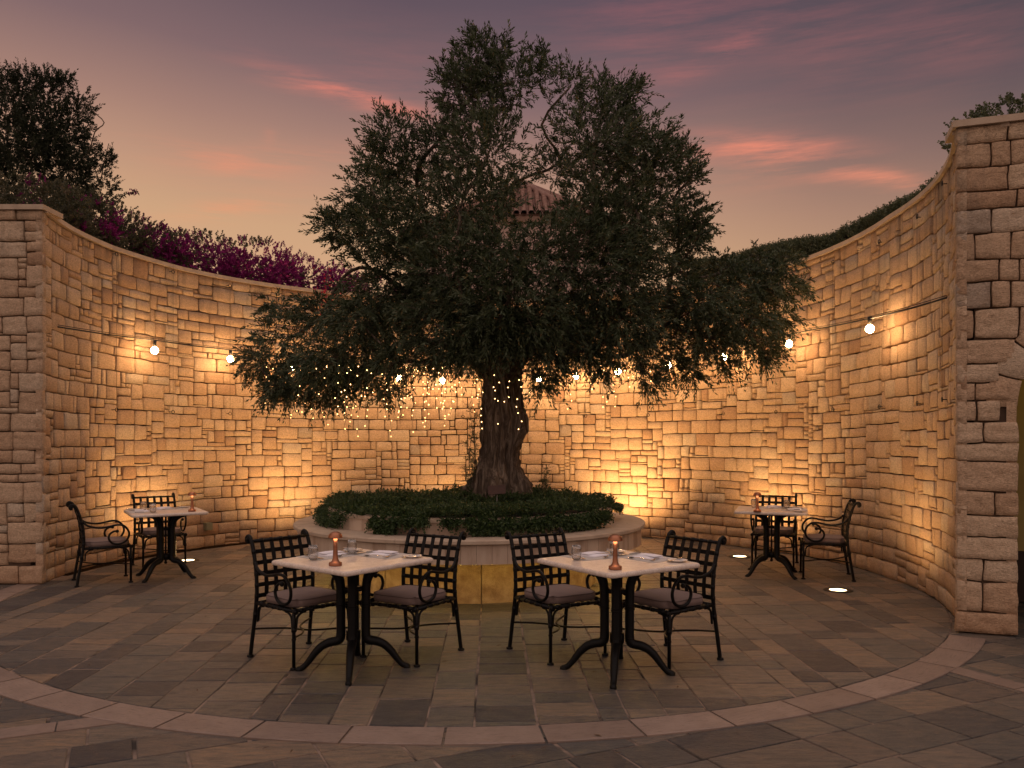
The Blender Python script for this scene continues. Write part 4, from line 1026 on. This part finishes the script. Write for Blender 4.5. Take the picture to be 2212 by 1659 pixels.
# the two heavy low limbs
mb.tube(bez([tp(1050, 800, -.05), tp(1030, 782, -.2), tp(985, 752, -.35), tp(930, 738, -.4), tp(860, 745, -.3)], 5), [.12, .11, .10, .095, .09, .085, .08, .075, .07, .07, .065, .06, .055, .05, .045, .04, .04, .035, .03, .03, .025], 10)
mb.tube(bez([tp(1120, 770, -.05), tp(1165, 738, -.2), tp(1220, 718, -.25), tp(1290, 690, -.2), tp(1360, 660, -.1)], 5), [.13, .12, .11, .10, .095, .09, .08, .075, .07, .065, .06, .055, .05, .045, .04, .04, .035, .03, .03, .03, .025], 10)
for v in range(len(mb.v)): mb.v[v] = tuple(np.array(mb.v[v])-OL)
mb.build('limbs', M['bark'], olive)
mb = MB()
for i in range(0, len(PP), 5):
    p = Vector(PP[i]); d = Vector(DD[i]).normalized(); mb.tube([p-d*.12-Vector(OL), p+d*.12-Vector(OL)], [.004, .002], 3, False)
mb.build('twigs', M['twig'], olive)

# ================================================================== GROUND COVER, PLAQUE, WIRY SHRUB
rg = np.random.default_rng(9)
n = 7500; th = rg.random(n)*2*np.pi; r = 1.60*np.sqrt(rg.random(n)); 
x = PX+r*np.cos(th); y = PY+r*np.sin(th)
hh = .845+.022*(r > 1.42)+.04*vn(np.c_[x, y, x*0], 3.1, 2)+.05*vn(np.c_[x, y, x*0], 7, 3)+.16*np.exp(-((x-OB.x)**2+(y-OB.y)**2)/.28)
P = np.c_[x, y, hh]; D = rdir(rg, n)*.55; D[:, 2] += .8; D[:, :2] += .45*np.c_[np.cos(th), np.sin(th)]*(r > 1.2)[:, None]
A_ = twigs(rg, P, D, (.07, .13), 6, (.022, .036), (.014, .021), -.3, 1.0)
# curtains draped over the rim
VV = [A_[0]]; FF = [A_[1]]; TT = [A_[2]]; off = len(A_[0])
def drape(th0, th1, zlow, n):
    global off
    th = rg.uniform(th0, th1, n); t = rg.random(n)**.8; ed = np.sin(np.pi*(th-th0)/(th1-th0))**.35
    z = .86-(.86-zlow)*t*ed; r = 1.57+.05*rg.random(n)+.07*np.sin(np.pi*t); r = np.where(z < .72, r+.02, r)
    P = np.c_[PX+r*np.cos(th), PY+r*np.sin(th), z]; D = np.c_[np.cos(th), np.sin(th), -.3+0*th]+rdir(rg, n)*.7
    V, F, T_ = twigs(rg, P, D, (.05, .10), 5, (.022, .036), (.014, .021), -.3, 1.0); VV.append(V); FF.append(F+off); TT.append(T_); off += len(V)
def angpx(px, r=1.6):        # angle on the front of the planter rim
    xx = (px-1106)/FPX
    for a in np.linspace(-180, 0, 721):
        if abs((PX+r*math.cos(R(a)))/(PY+r*math.sin(R(a)))-xx) < .0012: return R(a)
    return R(-90)
for a, b, zl, nn in ((700, 752, .69, 260), (812, 872, .70, 240), (880, 930, .79, 120), (1008, 1108, .70, 420), (1120, 1180, .76, 200), (1180, 1300, .73, 420), (1300, 1345, .74, 220), (960, 1000, .80, 90)):
    a0 = angpx(a) if a > 705 else R(-172); drape(min(a0, angpx(b)), max(a0, angpx(b)), zl, nn)
drape(R(-10), R(190), .80, 700)
gc = npmesh('ground_cover', np.concatenate(VV), np.concatenate(FF), M['cover'], None, np.concatenate(TT)); tag(gc, 'dense dark green trailing ground cover filling the round planter and hanging over its rim', 'ground cover', kind='stuff')
pq = tag(empty('plaque', (0, 0, 0)), 'small brown sign on a stake leaning at the foot of the olive trunk', 'sign')
y_ = 8.95; pq.location = ((1073-1106)*y_/FPX, y_, .88); rm = Matrix.Rotation(R(-4), 3, 'Y') @ Matrix.Rotation(R(-28), 3, 'X')
MB().box((0, 0, .175), (.19, .008, .105), rm).build('plate', M['rust'], pq); MB().tube([(0, .012, -.08), (.004, .008, .15)], .006, 6).build('stake', M['pole'], pq)
def wiry(name, base, tips, lab, nl=12):
    e = tag(empty(name, base), lab, 'shrub'); mb = MB(); VV = []; FF = []; TT = []; off = 0; b = Vector(base)
    for tp_ in tips:
        q = Vector(tp_)-b; pts = bez([(0, 0, 0), q*.35+Vector((random.uniform(-.05, .05), 0, .05)), q*.7+Vector((random.uniform(-.05, .05), 0, 0)), q], 4); mb.tube(pts, [.004]*8+[.0022]*5, 4)
        for p in pts[3:]:
            k = 5; D = rdir(rg, k)*.8; D[:, 2] += .5; V, F, T_ = twigs(rg, np.tile(np.array(p), (k, 1)), D, (.04, .11), 5, (.014, .024), (.006, .009), -.1); VV.append(V); FF.append(F+off); TT.append(T_); off += len(V)
    mb.build('stems', M['twig'], e); npmesh('leaves', np.concatenate(VV), np.concatenate(FF), M['olive'], e, np.concatenate(TT))
random.seed(2)
wiry('wiry_shrub', (*tp(1020, 1060, -.1)[:2], .9), [tp(1012, 880, -.2), tp(1026, 905, -.2), tp(1008, 960, -.1), tp(1030, 940, -.25), tp(1004, 1010, -.1), tp(1036, 870, -.2)], 'thin wiry shoots growing up the left side of the olive trunk')
wiry('wiry_sprig', (*tp(1168, 1080, -.1)[:2], .9), [tp(1182, 1012, -.1), tp(1174, 1040, -.1)], 'small bare sprig sticking up right of the olive trunk')

# ================================================================== BOUGAINVILLEA, HEDGE AND TREES BEYOND THE WALL
def bush(px, ytop, Y, r, dens, fl, lab, cat='bougainvillea', name='bougainvillea_bush', seedk=0, leafm='bougleaf', flm='bougflower', group='bougainvillea bushes along the left wall top', wx=1.25, zb=3.72):
    rg = np.random.default_rng(100+seedk); ztop = HC+(YH-ytop)*Y/FPX; x0 = (px-1106)*Y/FPX; cz = ztop-r*.8
    e = tag(empty(name, (x0, Y, zb)), lab, cat, group); lv = ([], [], []); fv = ([], [], [])
    C = [(0, 0, 0, r)]+[(rg.uniform(-.9, .9)*r*wx, rg.uniform(-.3, .6)*r, rg.uniform(-.45, .36)*r, r*rg.uniform(.3, .55)) for _ in range(9)]
    mb = MB()
    for k in range(7): 
        c = C[k+1]; mb.tube(bez([(rg.uniform(-.1, .1), 0, 0), (c[0]*.4, c[1]*.4, (cz-zb)*.5), (c[0], c[1], cz-zb+c[2]*.6)], 4), .012, 5)
    mb.build('stems', M['twig'], e)
    for i, (a, b, c, q) in enumerate(C):
        n = int(dens*q*q*(1.0 if i else .8)); d = rdir(rg, n); p = np.array([a, b, cz-zb+c])+d*q*(.82+.2*rg.random(n))[:, None]*np.array([wx if i == 0 else 1, 1, .85])
        dd = d+rdir(rg, n)*.6; dd[:, 2] += .55
        fm = vn(p+np.array([x0, 0, 0]), 2.6, 5+seedk)+vn(p, 9, 3)*.4 > ((1-2*fl)*.8 if fl > 0 else 9)
        for msk, st in ((~fm, lv), (fm, fv)):
            if msk.sum() < 2: continue
            V, F, T_ = twigs(rg, p[msk], dd[msk], (.05, .12), 6, (.028, .042), (.018, .028), 0, 1.0)
            st[0].append(V); st[1].append(F+sum(len(v) for v in st[0][:-1])); st[2].append(T_)
    npmesh('leaves', np.concatenate(lv[0]), np.concatenate(lv[1]), M[leafm], e, np.concatenate(lv[2]))
    if fv[0]: npmesh('flowers', np.concatenate(fv[0]), np.concatenate(fv[1]), M[flm], e, np.concatenate(fv[2]))
    return e
bush(15, 385, 10.5, .66, 1500, .22, 'grey green bougainvillea with few blooms, behind the left end of the wall', seedk=1)
bush(120, 408, 11.3, .62, 1500, .20, 'grey green bougainvillea bush growing in front of the dark conifer', seedk=2)
bush(212, 440, 11.9, .60, 1500, .20, 'leafy bougainvillea bush right below the lowest conifer branches', seedk=3)
bush(285, 476, 12.4, .56, 1500, .12, 'dark leafy bougainvillea carrying the one tall curved shoot', seedk=4)
bush(355, 497, 12.5, .50, 1500, .62, 'bougainvillea bush with dusky purple bloom between the dark leafy bush and the bright ones', seedk=5)
bush(435, 508, 13.1, .56, 1500, .72, 'rounded magenta bougainvillea bush, third from the olive crown', seedk=6)
bush(545, 522, 13.6, .64, 1500, .85, 'brightest tall magenta bougainvillea bush with spiky top', seedk=7)
bush(630, 556, 14.1, .48, 1500, .62, 'magenta bougainvillea bush tipped with yellowish leaves', seedk=8)
bush(710, 575, 14.5, .48, 1500, .75, 'small magenta bougainvillea bush half hidden by the olive crown', seedk=9)
bush(790, 600, 14.9, .50, 600, .5, 'bougainvillea bush hidden behind the left lower olive branches', seedk=10)
# the tall curved shoot
rg = np.random.default_rng(77); e = tag(empty('bougainvillea_shoot', (-5.5, 11.8, 4.3)), 'single curved shoot with small blossoms standing above the bougainvillea', 'shoot')
pp = [Vector(((px-1106)*11.8/FPX, 11.8, HC+(YH-py)*11.8/FPX))-Vector((-5.5, 11.8, 4.3)) for px, py in ((243, 470), (246, 445), (258, 430), (275, 418), (296, 414))]
pa = bez(pp, 5); MB().tube(pa, .006, 5).build('stem', M['twig'], e)
P = np.repeat(np.array([tuple(p) for p in pa]), 3, 0); V, F = leafarr(P, rdir(rg, len(P))+np.array([0, 0, -.4]), rg.uniform(.04, .07, len(P)), .026, rg); npmesh('leaves', V, F, M['bougleaf'], e, rg.random((len(V), 3)))
P = np.repeat(np.array([tuple(p) for p in pa[-5:]]), 5, 0)+rg.normal(0, .02, (25, 3)); V, F = leafarr(P, rdir(rg, 25), .04, .03, rg); npmesh('blossoms', V, F, M['bougflower'], e, rg.random((len(V), 3)))
# red blossoms hanging over the wall left of the crown
rg = np.random.default_rng(78); p0, th_ = onwall(705, 650, .12); e = tag(empty('red_blossom_spray', p0), 'small spray of red blossoms hanging over the wall top left of the olive crown', 'blossoms')
P = rg.normal(0, 1, (160, 3))*np.array([.12, .06, .22]); V, F = leafarr(P, rdir(rg, 160), .045, .035, rg); npmesh('blossoms', V, F, M['redflower'], e, rg.random((len(V), 3)))
mb = MB(); mb.tube(bez([(.0, .3, .62), (0, .05, .45), (.0, 0, .1), (0, 0, -.25)], 4), .006, 5); mb.build('stem', M['twig'], e)
# clipped hedge on the right wall top
rg = np.random.default_rng(15); n = 15000; th = R(-14)+rg.random(n)*R(66); ww = rg.random(n); side = rg.random(n)
rr_ = np.interp(np.degrees(th), [a for a, _ in RTH], [b for _, b in RTH])
zt = np.interp(np.degrees(th), [-31, 0, 25, 90, 150, 184], [4.22, 4.17, 4.05, 4.0, 4.06, 4.17])+.40
rad = np.where(side < .55, .50+.75*ww, np.where(side < .9, .50, 1.25)); zz = np.where(side < .55, zt-.10*np.abs(ww*2-1)**4, 3.80+(zt-3.85)*ww)
bump_ = vn(np.c_[th*4, zz, rad], 2.2, 1)*.06
P = np.c_[CX+(rr_+rad-bump_*.5)*np.cos(th), CY+(rr_+rad-bump_*.5)*np.sin(th), zz+bump_]
D = rdir(rg, n)*.7; D[:, 2] += .8; D[:, 0] -= .3*np.cos(th); D[:, 1] -= .3*np.sin(th)
V, F, T_ = twigs(rg, P, D, (.06, .12), 5, (.025, .04), (.012, .018), 0, 1.0)
HB = np.array([4.2, 12.0, 3.72]); hg = tag(empty('clipped_hedge', HB), 'long clipped dark green hedge growing along the top of the right wall', 'hedge')
npmesh('leaves', V-HB, F, M['hedge'], hg, T_)
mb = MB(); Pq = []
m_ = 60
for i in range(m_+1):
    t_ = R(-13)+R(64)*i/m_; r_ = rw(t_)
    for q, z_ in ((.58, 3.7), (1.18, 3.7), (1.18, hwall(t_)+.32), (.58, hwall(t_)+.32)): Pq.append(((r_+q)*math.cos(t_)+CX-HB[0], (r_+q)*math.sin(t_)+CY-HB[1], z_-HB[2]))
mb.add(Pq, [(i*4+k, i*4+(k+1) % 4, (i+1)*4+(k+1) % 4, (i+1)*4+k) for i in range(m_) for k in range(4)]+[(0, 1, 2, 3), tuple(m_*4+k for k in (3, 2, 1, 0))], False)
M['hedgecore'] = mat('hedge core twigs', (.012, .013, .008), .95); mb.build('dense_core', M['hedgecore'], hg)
bush(2215, 222, 7.5, .42, 1900, 0.0, 'green shrub above the wall in the upper right corner', 'shrub', 'green_shrub', 30, 'hedge', group='', wx=1.3)
# dark conifer at the left
CYt = 18.0
def cp_(px, py, dy=0): y = CYt+dy; return ((px-1106)*y/FPX, y, HC+(YH-py)*y/FPX)
CL = Vector((*cp_(70, 400)[:2], 3.72)); cn = tag(empty('dark_conifer', CL), 'dark leafy tree standing against the sky behind the left wall', 'tree')
rg = np.random.default_rng(33); PPc = []; DDc = []
CB = [(20, 215, 0, .55), (95, 205, .2, .50), (130, 195, 0, .25), (40, 290, -.3, .9), (120, 285, .2, .75), (70, 370, -.3, 1.1), (150, 370, .1, .75), (165, 250, .2, .38), (205, 285, 0, .28), (190, 330, .1, .32), (225, 350, 0, .20), (215, 395, .1, .30), (180, 420, .1, .5), (120, 440, 0, .6), (-40, 280, 0, .9),
      (-60, 380, 0, 1.1), (225, 265, 0, .14), (140, 170, 0, .12), (245, 350, 0, .12), (60, 180, .1, .3), (175, 215, 0, .2), (225, 420, 0, .2), (5, 180, 0, .3), (200, 240, 0, .12), (235, 310, 0, .1)]
for px, py, dy, r in CB:
    n = int(760*r*r)+18; c = np.array(cp_(px, py, dy)); d = rdir(rg, n); p = c+d*(r*rg.random(n)**.4)[:, None]; dd = d+rdir(rg, n)*.5; dd[:, 2] += .5; kp = vn(p, 1.5, 5)+.5*vn(p, 3.2, 6) > -.22; PPc.append(p[kp]); DDc.append(dd[kp])
PPc = np.concatenate(PPc); V, F, T_ = twigs(rg, PPc, np.concatenate(DDc), (.12, .26), 8, (.05, .09), (.020, .032), 0, .8); npmesh('crown', V-np.array(CL), F, M['conifer'], cn, T_)
mb = MB(); random.seed(4); branches(mb, [cp_(60, 620), cp_(62, 450)], [cp_(a, b, c) for a, b, c, d in CB], rtip=.008, rmax=.16, minr=.005)
for v in range(len(mb.v)): mb.v[v] = tuple(np.array(mb.v[v])-np.array(CL))
mb.build('trunk_and_limbs', M['bark'], cn)
# ---- plaster tower with tiled roof behind the olive
YT = 25.2; TX = (1128-1106)*YT/FPX; HWT = 232*YT/FPX; tw_ = tag(empty('tower_house', (TX, YT, 3.6)), 'pale pink plaster tower with a terracotta tiled roof seen through the olive crown', 'building')
def octo(r, z, n=8, a0=22.5): return [(r*math.cos(R(a0+360/n*k)), r*math.sin(R(a0+360/n*k)), z) for k in range(n)]
rO = HWT/math.cos(R(22.5)); ze = 3.72; P = octo(rO, -.1)+octo(rO, ze); MB().add(P, [(k, (k+1) % 8, 8+(k+1) % 8, 8+k) for k in range(8)], False).build('wall', M['plaster'], tw_)
MB().add(octo(rO+.10, ze-.02)+octo(rO+.22, ze+.08)+octo(rO+.22, ze+.16)+octo(rO-.1, ze+.16), [(i*8+k, i*8+(k+1) % 8, (i+1)*8+(k+1) % 8, (i+1)*8+k) for i in range(3) for k in range(8)], False).build('cornice', M['plaster'], tw_)
za, rE = 5.76, rO+.32
MB().add(octo(rE-.03, ze+.13)+[(0, 0, za-.05)], [(k, (k+1) % 8, 8) for k in range(8)], False).build('roof', M['tile'], tw_)
rf = kids(tw_)[-1]; mb = MB()
for k in range(8):
    a, b = Vector(octo(rE, ze+.16)[k]), Vector(octo(rE, ze+.16)[(k+1) % 8]); ap = Vector((0, 0, za)); mid = (a+b)/2; up = (ap-mid); Ls = up.length; u = up/Ls; sd = (b-a); W_ = sd.length; s_ = sd/W_
    nn = int(W_/.19)
    for j in range(nn):
        w = -W_/2+(j+.5)*W_/nn; L = Ls*(1-abs(w)/(W_/2)); m = max(2, int(L/.28)); pts = []; rr2 = []
        for i in range(m):
            for t_, q in ((0, .086), (.94, .066)): pts.append(mid+s_*w+u*(L*(i+t_)/m)); rr2.append(q)
        mb.tube(pts, rr2, 6, False)
    mb.tube([a, ap], .09, 7)
mb.build('roof_tiles', M['tile'], rf)

# ================================================================== LIGHT STRINGS AND SMALL FITTINGS
fs = tag(empty('festoon_string', (CX, CY, 2.6)), 'black cable with a row of glowing round bulbs running along the curved wall', 'string lights')
FO = Vector((CX, CY, 2.6))
anc = [(125, 706), (230, 722), (334, 735), (420, 747), (498, 756), (630, 775), (755, 786), (861, 798), (956, 804), (1060, 806), (1164, 801), (1244, 794), (1335, 784), (1444, 770), (1565, 752), (1704, 722), (1790, 706), (1879, 688), (1960, 668), (2045, 643)]
pts = [onwall(px, py, .30 if 200 < px < 2000 else .03)[0]-FO for px, py in anc]
mb = MB(); mb.tube(bez(pts, 6), .009, 6); mb.tube([p+Vector((0, 0, .022)) for p in bez(pts, 6)], .004, 4); mb.build('cable', M['cable'], fs)
for px, py in [(334, 755), (498, 774), (630, 793), (755, 803), (861, 815), (956, 821), (1060, 822), (1164, 818), (1244, 811), (1335, 801), (1444, 787), (1565, 769), (1704, 741), (1879, 708)]:
    p = onwall(px, py, .30)[0]-FO; mb = MB(); mb.tube([p+Vector((0, 0, .125)), p+Vector((0, 0, .045))], .024, 10); mb.tube([p+Vector((0, 0, .05)), p+Vector((0, 0, .025))], .018, 10); so = mb.build('socket', M['cable'], fs)
    MB().sphere(p-Vector((0, 0, .012)), .047, 14, (1, 1, 1.05)).build('bulb', M['bulb'], so)
def curtain(lab, wire, drops, cap=95, seed=1):
    """wire: points of the top wire; drops: list of (px, Y, ytop, ybot) strands with lights"""
    rd_ = random.Random(seed); O = Vector(wire[0]); e = tag(empty('fairy_light_string', O), lab, 'fairy lights', 'fairy light strings in the olive tree')
    mb = MB(); mb.tube([Vector(p)-O for p in bez(wire, 5)], .004, 5); bul = []
    for px, Y, y0, y1 in drops:
        z0, z1 = HC+(YH-y0)*Y/FPX, HC+(YH-y1)*Y/FPX; x = (px-1106)*Y/FPX; m = max(2, int((z0-z1)/.08)); path = []
        for i in range(m+1):
            p = Vector((x+rd_.uniform(-.022, .022), Y+rd_.uniform(-.02, .02), z0+(z1-z0)*i/m)); path.append(p-O); p = p+Vector((0, 0, rd_.uniform(-.03, .03)))
            if i > 0 and rd_.random() < .85: bul.append(p-O+Vector((rd_.choice((-1, 1))*.014, 0, -.006)))
        mb.tube(bez(path, 2), .0022, 4, False)
    mb.build('wire', M['wire'], e); rd_.shuffle(bul)
    b0 = None
    for p in bul[:cap]:
        if b0 is None: b0 = MB().sphere((0, 0, 0), .0050, 8).build('light_bulb', M['fairy'], e); b0.location = p
        else: c = b0.copy(); COL.objects.link(c); c.parent = e; c.location = p
    if len(bul) > cap:
        mb = MB()
        for p in bul[cap:]: mb.sphere(p, .0050, 6)
        tag(mb.build('more_light_bulbs', M['fairy'], e), kind='stuff')
rd_ = random.Random(6)
def env(px): return float(np.interp(px, [560, 620, 700, 780, 860, 930, 1000, 1040], [860, 890, 905, 915, 925, 900, 880, 870]))
dr = [(px+rd_.uniform(-6, 6), 10.5+rd_.uniform(-.15, .15), 780, rd_.uniform(835, env(px)+32)) for px in range(572, 1040, 17)]
curtain('dense curtain of tiny warm lights hanging behind the left olive branches', [((x-1106)*10.5/FPX, 10.5, HC+(YH-y)*10.5/FPX) for x, y in ((560, 790), (700, 775), (850, 772), (1040, 790))], dr, seed=2)
dr = [(px+rd_.uniform(-8, 8), 9.2+rd_.uniform(-.15, .15), 775, rd_.uniform(815, env(px)-10)) for px in range(640, 990, 19)]
curtain('curtain of tiny warm lights hanging below the left olive branches on the near side', [((x-1106)*9.2/FPX, 9.2, HC+(YH-y)*9.2/FPX) for x, y in ((630, 780), (760, 768), (900, 765), (1000, 785))], dr, seed=3)
dr = [(px+rd_.uniform(-8, 8), 10.2+rd_.uniform(-.2, .2), 775, rd_.uniform(805, float(np.interp(px, [1140, 1220, 1330, 1500], [890, 890, 880, 810])))) for px in range(1145, 1500, 21)]
curtain('sparse curtain of tiny warm lights hanging below the right olive branches', [((x-1106)*10.2/FPX, 10.2, HC+(YH-y)*10.2/FPX) for x, y in ((1140, 790), (1250, 772), (1380, 765), (1500, 770))], dr, seed=4)
yt = 9.14
curtain('short strands of tiny lights wrapped across the upper olive trunk', [((x-1106)*yt/FPX, yt, HC+(YH-y)*yt/FPX) for x, y in ((1030, 792), (1058, 800), (1090, 806), (1120, 805), (1140, 798))],
        [(1061, yt, 798, 830), (1075, yt, 806, 918), (1096, yt, 806, 872), (1120, yt, 806, 942), (1036, yt+.1, 796, 930)], seed=5)
# steel trellis wires on the wall
tr0 = 'leftmost|second|third|fourth|fifth|sixth|seventh|eighth|ninth|tenth|eleventh|twelfth|thirteenth|fourteenth|fifteenth|rightmost'.split('|')
anch = [(252, 549), (374, 587), (497, 617), (626, 642), (746, 660), (868, 675), (1000, 684), (1130, 686), (1265, 678), (1400, 662), (1562, 630), (1676, 598), (1799, 566), (1899, 522), (1981, 468), (2035, 396)]
for i, (px, py) in enumerate(anch):
    p, th_ = onwall(px, py, .05); zb_ = 1.98; u = Vector((math.cos(th_), math.sin(th_), 0)); tdir = Vector((-u.y, u.x, 0))
    e = tag(empty('trellis_wire', (p.x, p.y, zb_)), f'thin vertical steel wire between two eye bolts on the curved wall, {tr0[i]} from the left', 'wire', 'trellis wires on the curved wall')
    H_ = p.z-zb_; MB().tube([(0, 0, .03), (0, 0, H_-.03)], .0022, 5).build('wire', M['wire'], e)
    for z_ in (0, H_):
        mb = MB(); mb.tube([tdir*.024*math.cos(a)+Vector((0, 0, z_+.024*math.sin(a))) for a in np.linspace(0, 2*math.pi, 13)], .005, 5, False); mb.tube([u*.0+tdir*.024+Vector((0, 0, z_)), u*.055+tdir*.03+Vector((0, 0, z_))], .005, 5); mb.build('eye_bolt', M['cable'], e)
p, th_ = onwall(449, 1137, .035); jb = tag(empty('junction_box', p), 'small grey green junction box fixed low on the wall right of the far left table', 'junction box')
rz_ = Matrix.Rotation(th_, 3, 'Z'); MB().box((0, 0, 0), (.07, .11, .11), rz_).build('box', M['boxp'], jb); MB().box(-Vector((math.cos(th_), math.sin(th_), 0))*.04, (.012, .10, .10), rz_).build('lid', M['boxp'], jb)
# fallen leaves
random.seed(31); spots = [(*G(960, 1430), 0, 'on the paving between the two front tables'), (*G(1078, 1395), 0, 'on the paving in front of the planter'), (*G(1292, 1590), 0, 'on the outer paving below the ring'), (*G(560, 1330), 0, 'on the paving left of the front left chair'),
         (PX-1.35, PY-1.1, .685, 'on the left of the bench ledge'), (PX+.05, PY-1.80, .685, 'on the front of the bench ledge'), (PX+1.30, PY-1.22, .685, 'on the right of the bench ledge'), (PX+1.72, PY-.5, .685, 'at the right end of the bench ledge'), (PX-.72, PY-1.65, .685, 'on the bench ledge behind the front left table')]
for x, y, z, w in spots:
    o = MB().add([(-.028, 0, .002), (0, .009, .007), (.03, .003, .004), (.002, -.009, .006)], [(0, 1, 2, 3)], True).build('fallen_leaf', M['dryleaf']); o.location = (x, y, z); o.rotation_euler.z = random.uniform(0, 6); tag(o, 'tiny dry fallen leaf '+w, 'leaf', 'fallen dry leaves')

random.seed(44)
for k in range(30):
    while True:
        px, py = random.uniform(60, 2100), random.uniform(1225, 1640); x, y = G(px, py)
        if math.hypot(x-PX, y-PY) > 2.1 and math.hypot(x-CX, y-CY) < 4.6 or py > 1610: break
    o = MB().add([(-.024, 0, .002), (0, .006, .006), (.026, .002, .003), (.002, -.006, .005)], [(0, 1, 2, 3)], True).build('olive_leaf', M['dryleaf']); o.location = (x, y, .001); o.rotation_euler.z = random.uniform(0, 6)
    tag(o, 'single narrow dry olive leaf dropped on the open paving', 'leaf', 'dry olive leaves on the paving')
